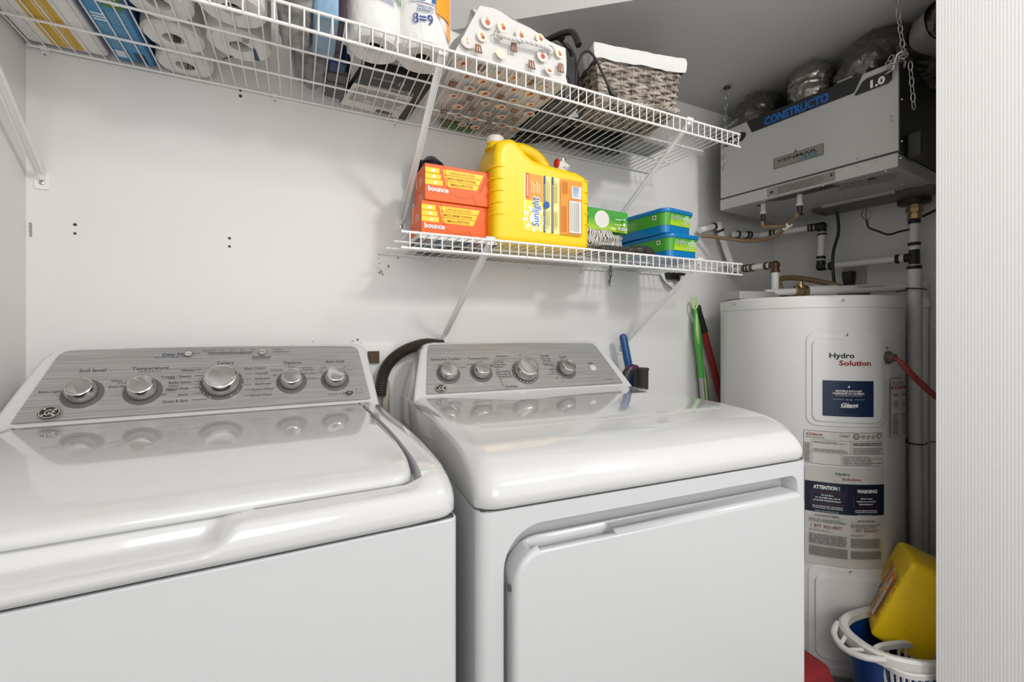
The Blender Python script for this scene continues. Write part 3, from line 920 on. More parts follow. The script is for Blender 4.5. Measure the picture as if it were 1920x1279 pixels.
# ---- green carton + mop pad + mop head
GRN = mat('green_card', hx('3E9B37'), .4); LIME = mat('lime_print', hx('A5C92B'), .4)
def gradient(D, u0, v0, u1, v1, ca, cb, n=8):
    A = Vector(hx(ca)); B = Vector(hx(cb))
    for i in range(n):
        c = A.lerp(B, i / (n - 1)); nm = 'g%s%s%d' % (ca, cb, i)
        D.rect(u0, v0 + (v1 - v0) * i / n, u1, v0 + (v1 - v0) * (i + 1) / n, mat(nm, tuple(c), .4))
T = thing('mop_pad_box', 'green carton with a round pad picture, resting tilted on the striped cloth', 'box', (.800, 1.108, ZL + .083), rad(-1))
tilt = Matrix.Rotation(rad(1.5), 4, 'Y')
cb = MB().box((0, 0, 0), (.153, .085, .067), 0, tilt)
obj('carton', cb, GRN, T, local=True, bevel=.0012, bseg=2)
U = tilt.to_3x3() @ Vector((1, 0, 0)); V = tilt.to_3x3() @ Vector((0, 0, 1))
D = Decal(plane((0, 0, 0), U, V))
gradient(D, .001, .001, .152, .040, 'a9cc2a', '3E9B37', 10)
D.disc(.052, .034, .028, flat('8fae8c'), sv=.98); D.disc(.052, .034, .0272, flat('dfdcd7'), sv=.98)
for i in range(-4, 5):
    for j in range(-5, 6):
        if hypot(i * .0054, j * .0048) < .023:
            D.poly([(.050 + i * .0054 + (j % 2) * .0027, .034 + j * .0048), (.0528 + i * .0054 + (j % 2) * .0027, .0348 + j * .0048), (.0528 + i * .0054 + (j % 2) * .0027, .0342 + j * .0048), (.050 + i * .0054 + (j % 2) * .0027, .0334 + j * .0048)], flat('a9a6a1'))
D.rect(.080, .0435, .126, .0441, flat('1f5f20')); D.lines(.097, .036, .126, .041, 2, WHT, .4); D.disc(.132, .040, .0045, flat('8fc79a'))
D.rect(.080, .0265, .126, .0271, flat('1f5f20')); D.lines(.094, .021, .126, .0245, 1, WHT, .5); D.disc(.132, .024, .0045, flat('d7ecd6'))
D.text('Swiffer', .126, .006, .0135, WHT, 'c', bold=.06, shear=.2); D.text('Swiffer', .126, .006, .0135, flat('2b3a63'), 'c', shear=.2)
D.lines(.078, .005, .100, .012, 2, flat('e8f0c8'), .5)
D.build('front_print', T, local=True)
# striped rag
T = thing('mop_cloth', 'grey and white striped cloth bunched under the green carton', 'cloth', (.87, 1.13, ZL))
cl = bpy.data.materials.new('striped_cloth'); cl.use_nodes = True
nt = cl.node_tree; b = nt.nodes['Principled BSDF']; b.inputs['Roughness'].default_value = .95
tc = nt.nodes.new('ShaderNodeTexCoord'); wv = nt.nodes.new('ShaderNodeTexWave'); wv.inputs['Scale'].default_value = 36; wv.inputs['Distortion'].default_value = 7; wv.inputs['Detail Scale'].default_value = 1.2
rp = nt.nodes.new('ShaderNodeValToRGB'); rp.color_ramp.elements[0].position = .12; rp.color_ramp.elements[0].color = (.06, .055, .05, 1); rp.color_ramp.elements[1].position = .38; rp.color_ramp.elements[1].color = (.62, .60, .56, 1)
nt.links.new(tc.outputs['Object'], wv.inputs['Vector']); nt.links.new(wv.outputs['Fac'], rp.inputs[0]); nt.links.new(rp.outputs[0], b.inputs['Base Color'])
from mathutils import noise as NZ
def lump(c, r, seg=40, rings_=24, amp=.25, fr=3, sq=1.0, seed=0):
    mb = MB(); vs = []; fs = []
    for j in range(rings_ + 1):
        th = pi * j / rings_
        for i in range(seg):
            a = 2 * pi * i / seg
            dx, dy, dz = sin(th) * cos(a), sin(th) * sin(a), -cos(th)
            f = lambda q: math.copysign(abs(q) ** sq, q)
            nn = 1 + amp * NZ.noise(Vector((dx * fr + seed, dy * fr, dz * fr)))
            vs.append((c[0] + f(dx) * r[0] * nn, c[1] + f(dy) * r[1] * nn, max(c[2] + f(dz) * r[2] * nn, c[2] - r[2])))
    for j in range(rings_):
        for i in range(seg):
            i2 = (i + 1) % seg
            fs.append((j * seg + i, j * seg + i2, (j + 1) * seg + i2, (j + 1) * seg + i))
    return mb.add(vs, fs)
obj('cloth', lump((.853, 1.145, ZL + .046), (.088, .060, .036), amp=.28, fr=3.2, sq=.8), cl, T)
T = thing('flat_mop', 'dark grey flat mop head with a swivel joint lying on the lower shelf front', 'mop head', (.87, 1.06, ZL))
mb = MB(); mb.loft([[(x, y, ZL + z) for x, y in rrect(.792 + e, 1.030 + e, .905 - e, 1.100 - e, .02, 5)] for e, z in ((.003, .001), (0, .006), (0, .014), (.006, .020), (.014, .022))])
DG = mat('dark_grey_plastic', hx('37342f'), .35)
obj('pad_holder', mb, DG, T)
mb = MB()
A = [(.888, 1.060, ZL + .016), (.905, 1.058, ZL + .014), (.925, 1.056, ZL + .0165), (.950, 1.055, ZL + .0175), (.980, 1.055, ZL + .0170), (1.004, 1.056, ZL + .0135), (1.014, 1.057, ZL + .011)]
mb.tube(bez(A, 4), [.008] * 4 + [.009] * 4 + [.0135] * 4 + [.0165] * 4 + [.0165] * 4 + [.013] * 4 + [.004], 16)
obj('swivel_handle', mb, DG, T)
obj('joint_hole', MB().lathe([(.006, 0), (.0045, .0012), (.0002, .0012)], 16, align((.965, 1.0385, ZL + .0175), (0, -1, .1))), BLACK, T)

# ---- blue lidded tubs
BLU = mat('blue_tub', hx('0E76B4'), .25, coat=.2)
def tub(x, y, z, rz, label):
    T = thing('mopping_cloth_tub', label, 'tub', (x, y, z), rad(rz), 'tubs of wet mopping cloths')
    w_, d_, h_ = .150, .262, .0805
    def ring(e, z_, r): return [(a, b, z_) for a, b in rrect(e, e, w_ - e, d_ - e, r, 8)]
    lower = MB().loft([ring(.012, 0, .020), ring(.009, .003, .023), ring(.0085, .026, .024), ring(.0065, .040, .025)], cap=True)
    obj('tub_base', lower, BLU, T, local=True)
    sl = MB().loft([ring(.0078, .0255, .0245), ring(.0058, .045, .025), ring(.0045, .0625, .0255), ring(.0040, .0665, .026)], cap=True)
    obj('sleeve', sl, mat('green_sleeve', hx('4A9E36'), .3, coat=.2), T, local=True)
    rim = MB().loft([ring(.0015, .0655, .027), ring(0, .0685, .028), ring(0, .0755, .028), ring(.002, .0785, .027), ring(.010, .0795, .022), ring(.014, .0770, .02)], cap=True)
    obj('lid', rim, BLU, T, local=True)
    s_ = (.0078 - .0043) / .037
    fn = lambda u, v, h: Vector((u, .0076 - (v - .0255) * s_ - h - .0003, v))
    D = Decal(fn)
    gradient(D, .026, .027, .126, .058, 'b2d42e', '5fae35', 7)
    D.text('Swiffer', .056, .0470, .0185, WHT, 'c', bold=.022, shear=.2, width=.0565); D.text('Swiffer', .056, .0470, .0185, flat('27335c'), 'c', shear=.2, width=.055, bold=-.004)
    D.poly([(.046, .0445), (.050, .0445), (.047, .0395)], flat('2f7f35'))
    for i, (t, sz) in enumerate((('WET', .0078), ('MOPPING', .0095), ('CLOTHS', .0095))):
        D.text(t, .1065, .0560 - i * .0078, sz, WHT, 'c', bold=.015, width=(.018, .038, .034)[i])
    D.lines(.098, .036, .118, .038, 1, flat('d9eac0'), .6); D.rect(.077, .0325, .098, .0365, flat('c9d8c4')); D.lines(.079, .0335, .096, .0358, 1, flat('7e8c7c'), .6)
    D.build('front_label', T, local=True)
    fn2 = lambda u, v, h: Vector((.0076 - (v - .0255) * s_ - h - .0003, d_ - u, v))
    D = Decal(fn2)
    for u0 in (.092, .135): D.lines(u0 - .035, .032, u0 + .002, .058, 8, flat('a5d198'), .4, .4)
    D.text('RECYC', .062, .0555, .0055, flat('9cc78e'))
    D.rect(.205, .047, .220, .060, flat('e6ece2')); D.rect(.2085, .0495, .2165, .0575, flat('4b5b48'))
    D.build('side_label', T, local=True)
    return T
tub(1.050, 1.022, ZL, 1.5, 'blue and green mopping cloth tub standing on the wire, lower of the two')
tub(1.040, 1.026, ZL + .0800, 6, 'blue and green mopping cloth tub, upper of the two')
# little things caught under the lower shelf
T = MB(); T.tube([(.962, 1.20, 1.338), (.962, 1.198, 1.328)], .0035, 8); T.tube([(.962 + .004 * cos(a), 1.197, 1.320 + .0045 * sin(a)) for a in [rad(q) for q in range(0, 360, 30)]], .0014, 6, closed=True)
tag(obj('zip_pull', T, BLACK), 'small black zip pull dangling under the wire shelf below the jug', 'zip pull')
T = MB(); T.tube(bez([(1.047, 1.31, 1.345), (1.044, 1.31, 1.325), (1.05, 1.31, 1.31), (1.042, 1.31, 1.295), (1.048, 1.31, 1.28)], 5), .0016, 6); T.tube(bez([(1.052, 1.31, 1.335), (1.054, 1.31, 1.318), (1.046, 1.31, 1.305), (1.050, 1.31, 1.292)], 5), .0016, 6)
tag(obj('twist_tie', T, BLACK), 'thin black twisted tie hanging under the lower wire shelf', 'tie')
T = thing('bracket_socket', 'black and white fixing on the wall under the tubs', 'fixing', (1.36, 1.31, 1.33))
obj('body', MB().box((1.325, 1.285, 1.318), (1.41, 1.325, 1.345)).lathe([(.014, 0), (.013, .02), (.006, .026)], 16, align((1.37, 1.285, 1.325), (0, -1, -.5))), BLACK, T, bevel=.002)
obj('socket', MB().lathe([(.009, 0), (.009, .016), (.005, .02)], 16, align((1.362, 1.262, 1.322), (0, -1, -.5))), PLW, T)
T = MB()
T.loft([[(x + q * .012 - .0, 1.318 - .006 * s_, z + q * .004) for q in (-1, 1)] + [(x + q * .012, 1.3205 - .006 * s_, z + q * .004) for q in (1, -1)] for s_, (x, z) in enumerate(((1.318, 1.345), (1.325, 1.325), (1.340, 1.305), (1.362, 1.290), (1.385, 1.283)))])
tag(obj('white_strap', T, PLW), 'flat white plastic strap curving down the wall under the tubs', 'strap')

# ================================================================== things on the upper shelf
ZU = 1.7425
TISS = mat('tissue_paper', (.74, .72, .69), .9, bump=.5, bscale=60)
FILM = mat('clear_film', (.85, .85, .86), .18, alpha=.22, coat=.6, bump=.9, bscale=28)
HOLLOW = flat('57524c', .9)
# striped white and yellow package against the left wall
T = thing('tissue_package', 'white tissue package with golden yellow stripes, against the left wall', 'package', (-.45, 1.14, ZU))
obj('wrapper', MB().box((-.523, .955, ZU), (-.384, 1.318, ZU + .21)), mat('package_white', (.80, .775, .745), .45, bump=.3, bscale=25), T, bevel=.010)
for a, b, c_ in ((.045, .055, 'D9B245'), (.0555, .070, 'D3A72B'), (.072, .083, 'DDBB55'), (.0845, .098, 'CFA42C')):
    D = Decal(lambda u, v, h: Vector((-.523 + u, v, ZU - h)))
    D.rect(a, .966, b, 1.306, flat(c_)); st = D.build('yellow_stripe', T)
D = Decal(plane((-.523, .955, ZU), (1, 0, 0), (0, 0, 1)))
for a, b, c_ in ((.045, .055, 'D9B245'), (.0555, .070, 'D3A72B'), (.072, .083, 'DDBB55'), (.0845, .098, 'CFA42C')): D.rect(a, .012, b, .198, flat(c_))
D.build('front_stripes', T)
# pack of toilet rolls in blue-printed film (rolls stand on end)
def roll(parent, x, y, z, r=.056, h=.10, hole=.0195, m=None, flatq=.95):
    mb = MB(); mb.lathe([(hole, .001), (hole + .003, 0), (r - .006, .0), (r, .006), (r, h - .006), (r - .006, h), (hole, h), (hole, .001)], 32, caps=False, mtx= Matrix.Translation((x, y, z)) @ Matrix.Diagonal((1, flatq, 1, 1)))
    # crinkle
    mb.v = [tuple(Vector(v) + Vector((1, 1, .5)) * (.0022 * NZ.noise(Vector(v) * 55))) for v in mb.v]
    o = obj('paper_roll', mb, m or TISS, parent)
    obj('roll_core', MB().lathe([(hole + .0004, .004), (hole + .0004, h - .004)], 24, Matrix.Translation((x, y, z)) @ Matrix.Diagonal((1, flatq, 1, 1)), caps=False).lathe([(.0001, .02), (hole, .02)], 24, Matrix.Translation((x, y, z)) @ Matrix.Diagonal((1, flatq, 1, 1))), flat('6f6356', .95), o)
T = thing('toilet_roll_pack', 'pack of toilet rolls with a navy and blue printed wrapper end', 'toilet paper', (-.27, 1.15, ZU), group='toilet paper packs')
for y in (1.058, 1.172, 1.282):
    roll(T, -.237, y, ZU + .001, .056, .21)
bl = MB().box((-.376, .955, ZU + .0006), (-.296, 1.318, ZU + .21))
obj('printed_wrapper', bl, flat('1a5d94', .35), T, bevel=.008)
D = Decal(lambda u, v, h: Vector((-.376 + u, 1.318 - v, ZU + .0006 - h)))
D.rect(.006, .010, .074, .236, flat('3B87B4')); D.rect(.006, .236, .074, .352, flat('0B2E6B')); D.poly([(.040, .210), (.074, .205), (.074, .262), (.045, .258)], flat('3E7A22'))
D.lines(.012, .155, .035, .185, 3, flat('dbe8ee'), .6); D.lines(.012, .06, .07, .15, 14, flat('9cc3d6'), .25); D.lines(.04, .155, .07, .20, 6, flat('9cc3d6'), .25)
D.rect(.012, .022, .030, .050, flat('cfd9dc')); D.rect(.046, .015, .066, .05, flat('22364a')); D.text('S', .056, .22, .03, WHT, bold=.02)
D.text('royale', .010, .285, .03, WHT, rot=0) if False else D.lines(.012, .27, .066, .33, 3, flat('d5deea'), .35)
D.build('wrapper_print', T)
T = thing('toilet_roll_pack', 'pack of toilet rolls with a small blue logo, beside the blue wrapper', 'toilet paper', (-.11, 1.10, ZU), group='toilet paper packs')
for y in (1.010, 1.136): roll(T, -.112, y + .004, ZU + .001, .061, .20)
D = Decal(lambda u, v, h: Vector((u, v, ZU - h)))
D.poly([(-.085, 1.178), (-.075, 1.178), (-.082, 1.130), (-.092, 1.132)], flat('27426f')); D.lines(-.105, 1.09, -.09, 1.12, 4, flat('6c6964'), .4)
D.poly([(-.155, 1.205), (-.15, 1.205), (-.128, 1.185), (-.133, 1.182)], flat('3a3733'))
D.build('film_print', T)
# grey crinkled bag, dark strap
GB = mat('grey_crinkled_plastic', (.30, .285, .275), .35, coat=.4, bump=1.0, bscale=60, var=.45, vscale=26)
T = thing('plastic_bag', 'grey crinkled plastic bag with a dark strap, beside the flowered pack', 'bag', (.0, 1.03, ZU))
obj('bag', lump((.000, 1.035, ZU + .11), (.036, .095, .11), amp=.10, fr=4, sq=.45), GB, T)
obj('strap', MB().box((.020, .936, ZU + .03), (.030, .942, ZU + .20)), flat('2b2018'), T)
T = thing('wipes_pack', 'light blue flowered pack with a purple edge, standing between bag and paper towels', 'pack', (.06, 1.02, ZU))
obj('wrapper', MB().box((.030, .958, ZU + .001), (.082, 1.10, ZU + .23)), mat('sky_blue_pack', hx('7c9db5'), .3, coat=.4, bump=1.0, bscale=55, var=.2, vscale=18), T, bevel=.010)
obj('purple_edge', MB().box((.078, .957, ZU + .002), (.0915, 1.095, ZU + .23)), flat('33152f', .35), T, bevel=.004)
D = Decal(plane((.030, .958, ZU), (1, 0, 0), (0, 0, 1)))
for k in range(9):
    a = rad(40 * k); D.disc(.032 + .008 * cos(a), .085 + .008 * sin(a), .005, flat('e6e9ea'), seg=10, sv=.8)
D.disc(.032, .085, .0045, flat('6a4c1c'), seg=12)
D.disc(.012, .098, .011, WHT, sv=1.6); D.disc(.012, .098, .008, flat('39557d'), sv=1.7)
D.build('flower_print', T)
SM = mat('smoky_film', (.22, .21, .20), .2, alpha=.6, coat=.6, bump=1.0, bscale=35)
T = obj('smoky_wrapper', lump((.045, 1.20, ZU + .045), (.050, .075, .045), amp=.3, fr=3, sq=.7, seed=5), SM)
tag(T, 'smoky see-through wrapper crumpled behind the grey bag', 'wrapper')
# black case at the back + blue crumpled thing
T = thing('black_case', 'black case lying at the back behind the battery pack', 'case', (.10, 1.22, ZU))
obj('shell', MB().box((.062, 1.150, ZU), (.122, 1.285, ZU + .06)), GLBLK, T, bevel=.01)
obj('blue_cover', MB().box((.070, 1.105, ZU), (.108, 1.150, ZU + .05)), flat('10305e', .4), T, bevel=.006)
# paper towel pack
T = thing('paper_towel_pack', 'clear pack of thick paper towel rolls printed 8=9, standing on the front rail', 'paper towels', (.22, 1.0, ZU))
PT = mat('quilted_towel', (.78, .765, .74), .95, bump=.7, bscale=90)
for x, y in ((.157, 1.020), (.262, 1.012), (.205, 1.130)):
    mb = MB(); r = .0635; h = .25; ZU_ = ZU; ZU = ZU + (.020 if y > 1.1 else 0)
    mb.lathe([(.018, .012), (.022, .004), (r - .012, .0), (r - .002, .010), (r, .03), (r, h)], 40, Matrix.Translation((x, y, ZU)), caps=False)
    mb.v = [tuple(Vector(v) + Vector((1, 1, .8)) * (.0028 * NZ.noise(Vector(v) * 48))) for v in mb.v]
    o = obj('towel_roll', mb, PT, T)
    obj('roll_core', MB().lathe([(.0185, .010), (.0185, .2)], 24, Matrix.Translation((x, y, ZU)), caps=False).lathe([(.0001, .03), (.019, .03)], 24, Matrix.Translation((x, y, ZU))), flat('4d463e', .95), o); ZU = ZU_
fm = MB()
def wrapc(u, v):
    return None
outl = []
for a in range(180, 405, 9): outl.append((.157 + .0655 * cos(rad(a)) if a < 300 else None, a))
left = [(.157 + .066 * cos(rad(a)), 1.020 + .066 * sin(rad(a))) for a in range(150, 295, 9)]
right = [(.262 + .066 * cos(rad(a)), 1.012 + .066 * sin(rad(a))) for a in range(250, 400, 9)]
ring0 = left + right + [(.255, 1.17), (.20, 1.195), (.13, 1.17)]
fm.loft([[(cx_ + (x - cx_) * s_, cy_ + (y - cy_) * s_, ZU + z_) for x, y in ring0 for cx_, cy_ in ((.2, 1.06),)] for z_, s_ in ((.012, .97), (.03, 1.0), (.27, 1.0))], cap=False)
obj('plastic_film', fm, mat('clear_film2', (.9, .9, .9), .12, alpha=.16, coat=.8, bump=.3, bscale=20), T)
def towelL(u, v, h):   # wraps the roll fronts; u angle in metres
    a = rad(255) + u / .066
    return Vector((.157 + (.0668 + h) * cos(a), 1.020 + (.0668 + h) * sin(a), ZU + v))
def towelR(u, v, h):
    a = rad(262) + u / .066
    return Vector((.262 + (.0668 + h) * cos(a), 1.012 + (.0668 + h) * sin(a), ZU + v))
D = Decal(towelR)
NAVY = flat('1f3f86')
D.text('8=9', -.005, .043, .032, NAVY, 'c', bold=.010, sx=.92)
D.rect(.025, .075, .075, .26, flat('F59A1E'), 8); D.poly([(.025, .076), (.075, .076), (.075, .035), (.066, .035)], flat('F59A1E'))
D.rect(-.032, .092, .023, .16, flat('1E5AA0'), 8); D.rect(-.034, .090, .023, .0915, flat('d9e4ec'), 6)
D.text('D', -.004, .125, .05, WHT, 'c', rot=pi, bold=.03) ; 
D.text('NEUTRAL', 0, .083, .0085, NAVY, 'c', rot=pi, bold=.01); D.text('CARBON', 0, .075, .0085, NAVY, 'c', rot=pi, bold=.01)
D.lines(-.02, .068, .010, .070, 1, flat('6e85a8'), .3)
D2 = Decal(towelL)
D2.frame(-.022, .070, -.012, .100, .0008, NAVY, 2); D2.frame(-.010, .068, .014, .098, .0008, NAVY, 3); D2.rect(.0015, .070, .0022, .096, NAVY)
D2.lines(.018, .068, .050, .084, 4, NAVY, .35)
for k in range(7): D2.poly([(.026 + .006 * k, .105 - .004 * k), (.034 + .006 * k, .103 - .004 * k), (.031 + .006 * k, .118 - .003 * k)], flat('3f8f4a' if k % 2 else '2f7f3c'))
for k in range(4): D2.disc(.030 + .010 * k, .118, .005, flat('e4e7e8'), seg=10)
D2.text('NEUTRE', .005, .118, .0085, NAVY, 'c', rot=pi, bold=.01)
D.build('film_print', T); D2.build('film_print', T)
# battery carton lying on the shelf
T = thing('battery_pack', 'black and white battery carton lying flat under the paper towels', 'battery pack', (.22, 1.19, ZU))
Mq = Matrix.Translation((.157, 1.062, ZU - .0000)) @ Matrix.Rotation(rad(0), 4, 'Z')
obj('carton', MB().prism([(.146, 1.090), (.312, 1.084), (.296, 1.316), (.108, 1.300)], lambda a, b: (a, b, ZU - .0000), lambda a, b: (a, b, ZU + .018)), flat('2b2825', .3), T)
quad = [(.108, 1.300), (.296, 1.316), (.312, 1.084), (.146, 1.090)]
def q(u, v, h):
    A, B, C_, D_ = [Vector((*p, ZU)) for p in quad]
    p = (A * (1 - u) + B * u) * (1 - v) + (D_ * (1 - u) + C_ * u) * v
    return p + Vector((0, 0, -h))
D = Decal(q, h0=.0006)
D.rect(0, .0, 1, .60, flat('d8d4ce', .4)); D.rect(.0, .0, 1, .16, flat('e0dcd6', .4)); D.rect(.86, .0, 1.0, 1, flat('33291f', .4))
D.rect(0, .60, .88, .985, flat('2c2824', .3)); D.lines(.06, .18, .82, .55, 12, flat('6e6a64'), .35)
D.rect(.20, .605, .52, .64, flat('a09c96')); D.rect(.50, .02, .74, .10, flat('5d5954')); D.rect(.30, .20, .36, .26, flat('dedad4'))
D.h += .0002
D.text('DURACELL', .50, .635, .085, flat('e6e2dc'), 'l', sx=.85, bold=.012)
D.text('GUARANTEED', .18, .80, .055, flat('c9c5bf'), 'l', sx=.9); D.text('12', .56, .765, .12, flat('d9d5cf'), 'l', sx=.8, bold=.01)
D.build('carton_print', T)
# printed cloth organiser with rope handle
def exp_(z): return math.exp(-((z - .01) / .012) ** 2)
CB = mat('canvas_white', (.66, .645, .62), .85, bump=.25, bscale=40)
T = thing('fabric_basket', 'white cloth bin printed with little brown and red figures, with a rope handle', 'fabric bin', (.48, 1.1, ZU))
bx = MB()
rg = []
for z_ in (.001, .010, .03, .055, .08, .10, .118, .126):
    pts = []
    k_ = z_ / .12
    xl = .322 + .060 * k_; xr = .622 - .004 * k_
    base = [(xl, .955), (xr, .950), (.618, 1.262), (.352 + .03 * k_, 1.262)]
    for (p0, p1) in zip(base, base[1:] + base[:1]):
        for k in range(14):
            t = k / 14
            x = p0[0] + (p1[0] - p0[0]) * t; y = p0[1] + (p1[1] - p0[1]) * t
            cx_, cy_ = .47, 1.10
            s_ = 1 + .022 * NZ.noise(Vector((x * 13, y * 13, z_ * 18))) - (.02 if z_ < .005 else 0) + .012 * exp_(z_)
            zz = z_ * (1.06 - .30 * ss(.40, .62, x)) + .004 * NZ.noise(Vector((x * 20, y * 20, 3)))  * k_
            if y > 1.0: zz *= 1 + .25 * ss(1.0, 1.2, y)
            pts.append((cx_ + (x - cx_) * s_, cy_ + (y - cy_) * s_, ZU + zz))
    rg.append(pts)
bx.loft(rg)
obj('bin', bx, CB, T, sharp=70)
def figure(D, u, v, s_, kind):
    s_ *= random.uniform(.8, 1.05); u += random.uniform(-.003, .003); v += random.uniform(-.003, .003)
    if kind == 0:
        D.disc(u, v, s_ * .9, flat('EBD8BE'), seg=14); D.disc(u + s_ * .2, v - s_ * .1, s_ * .35, flat('A8452A'), seg=10); D.disc(u, v + s_ * .3, s_ * .3, flat('C98A55'), seg=10)
    elif kind == 1:
        for k in (-1, 0, 1): D.poly([(u + k * s_ * .5 - s_ * .12, v - s_ * .8), (u + k * s_ * .5 + s_ * .12, v - s_ * .8), (u + k * s_ * .35 + s_ * .16, v + s_ * .5), (u + k * s_ * .35 - s_ * .12, v + s_ * .7)], flat('7d4e33'))
        D.disc(u, v + s_ * .4, s_ * .3, flat('9c6b48'), seg=10); D.disc(u, v - s_ * .8, s_ * .75, flat('6b3d25'), seg=10, sv=.2)
    else:
        D.disc(u, v, s_, flat('CFCDC8'), seg=16); D.disc(u + s_ * .1, v - s_ * .1, s_ * .42, flat('C23B2C' if int(u * 1000) % 2 else 'B4653A'), seg=10); D.disc(u, v + s_ * .45, s_ * .22, flat('D9A977'), seg=8)
D = Decal(lambda u, v, h: Vector((u, v, ZU + .001 - h - .0015)))
for j in range(7):
    for i in range(7):
        x = .352 + i * .044 + (j % 2) * .021; y = .975 + j * .044
        if x < .606 and x > .338 + (y - .95) * .08: figure(D, x, y, .0165, (i + j * 2) % 3)
D.build('base_print', T)
def fr(u, v, h):
    return Vector((u, .9470 - .004 * ss(.03, .01, v) - h, ZU + v))
D = Decal(fr, h0=.001)
for i, (u, v, k) in enumerate(((.352, .030, 2), (.384, .056, 0), (.400, .094, 2), (.438, .094, 0), (.470, .052, 1), (.485, .086, 2), (.540, .094, 0), (.548, .050, 2), (.596, .072, 0), (.598, .038, 1), (.515, .022, 1), (.43, .022, 0), (.375, .022, 1), (.56, .018, 2))):
    figure(D, u, v, .0150, k)
D.build('front_print', T)
for ex, ez in ((.425, .066), (.568, .070)):
    ey = MB().tube([(ex + .0105 * cos(a), .940, ZU + ez + .0105 * sin(a)) for a in [rad(q_) for q_ in range(0, 360, 20)]], .0018, 8, closed=True)
    obj('eyelet', ey, STEEL, T)
rp_ = bez([(.425, .944, ZU + .066), (.432, .934, ZU + .063), (.455, .932, ZU + .062), (.500, .931, ZU + .066), (.545, .932, ZU + .068), (.560, .936, ZU + .069), (.568, .945, ZU + .068)], 14)
rb = MB(); N_ = len(rp_)
for s0 in (0, 1, 2):
    P_ = []
    for i, p in enumerate(rp_):
        a = i * .55 + s0 * 2 * pi / 3
        P_.append(p + Vector((.1 * cos(a), cos(a), sin(a))) * .0026)
    rb.tube(P_, .0030, 8)
obj('rope_handle', rb, mat('cotton_rope', (.72, .70, .67), .9), T)
# white cloth corner sticking out of the bin
cm = MB().grid(lambda u, v: (.40 + .20 * u, 1.03 + .13 * v + .02 * sin(u * 7), ZU + .172 - .05 * max(0, u - .35) + .014 * sin(u * 9 + v * 5) + .010 * sin(v * 11)), 16, 10)
so = obj('folded_cloth', cm, CB)
so.modifiers.new('t', 'SOLIDIFY').thickness = .004
tag(so, 'folded white cloth peeking out of the top of the printed fabric bin', 'cloth')
D = MB().sphere((.470, 1.00, ZU + .150), .013, 12, sc=(1.6, 1, .6))
tag(obj('red_toy', D, flat('a8322a')), 'small red fabric scrap lying in the printed fabric bin', 'fabric scrap')
# green tube and crumpled white paper behind the bin
tag(obj('green_packet', MB().box((.398, 1.280, ZU), (.512, 1.318, ZU + .03)), flat('55702c', .4), bevel=.008), 'olive green packet lying against the wall behind the fabric bin', 'packet')
tag(obj('crumpled_paper', lump((.585, 1.292, ZU + .016), (.062, .026, .016), amp=.4, fr=5), mat('crumpled_white', (.6, .58, .56), .7, bump=.8, bscale=40)), 'crumpled white tissue paper against the wall behind the fabric bin', 'paper')
# black appliance
T = thing('black_vacuum', 'glossy black rounded appliance with a top handle, beside the fabric bin', 'appliance', (.69, 1.12, ZU))
a_ = MB()
a_.loft([[(.668 + (x - .668) * s_, 1.12 + (y - 1.12) * s_, ZU + z_) for x, y in rrect(.628, 1.01, .720, 1.23, .035, 6)] for z_, s_ in ((0, .9), (.01, 1), (.06, 1.0), (.11, .97), (.15, .88), (.18, .72), (.195, .5))])
obj('body', a_, GLBLK, T)
a_ = MB().tube(bez([(.640, 1.16, ZU + .15), (.640, 1.13, ZU + .205), (.660, 1.08, ZU + .212), (.690, 1.03, ZU + .205), (.700, 1.01, ZU + .16)], 6), .009, 10)
obj('handle', a_, BLACK, T)
obj('latch', MB().box((.665, 1.06, ZU + .205), (.690, 1.085, ZU + .222)), BLACK, T, bevel=.002)
# cable over the front rail
cb_ = thing('power_cord', 'black power cord looping over the basket down to a moulded plug', 'cord', (.70, .95, ZU))
pth = bez([(.665, .975, ZU + .005), (.660, .962, ZU + .05), (.670, .956, ZU + .095), (.690, .952, ZU + .108), (.710, .950, ZU + .094), (.735, .948, ZU + .055), (.755, .946, ZU + .022)], 8)
obj('cable', MB().tube(pth, .0033, 8), BLACK, cb_)
obj('plug', MB().tube([(.752, .946, ZU + .026), (.760, .945, ZU + .012), (.775, .946, ZU + .004)], [.0045, .007, .0085], 10), BLACK, cb_)
# wicker basket with a white liner
WK = bpy.data.materials.new('wicker'); WK.use_nodes = True
nt = WK.node_tree; b = nt.nodes['Principled BSDF']; b.inputs['Roughness'].default_value = .75
tc = nt.nodes.new('ShaderNodeTexCoord'); nz = nt.nodes.new('ShaderNodeTexNoise'); nz.inputs['Scale'].default_value = 45; nz.inputs['Detail'].default_value = 5
rp = nt.nodes.new('ShaderNodeValToRGB'); rp.color_ramp.elements[0].position = .32; rp.color_ramp.elements[0].color = (.10, .075, .055, 1); rp.color_ramp.elements[1].position = .62; rp.color_ramp.elements[1].color = (.46, .40, .34, 1)
nt.links.new(tc.outputs['Object'], nz.inputs['Vector']); nt.links.new(nz.outputs[0], rp.inputs[0]); nt.links.new(rp.outputs[0], b.inputs['Base Color'])
T = thing('wicker_basket', 'grey brown wicker basket with a white cloth liner folded over its rim', 'basket', (.87, 1.04, ZU))
ctr = Vector((.893, 1.045, 0)); BA = rad(-11)
def brot(x, y): return (ctr.x + x * cos(BA) - y * sin(BA), ctr.y + x * sin(BA) + y * cos(BA))
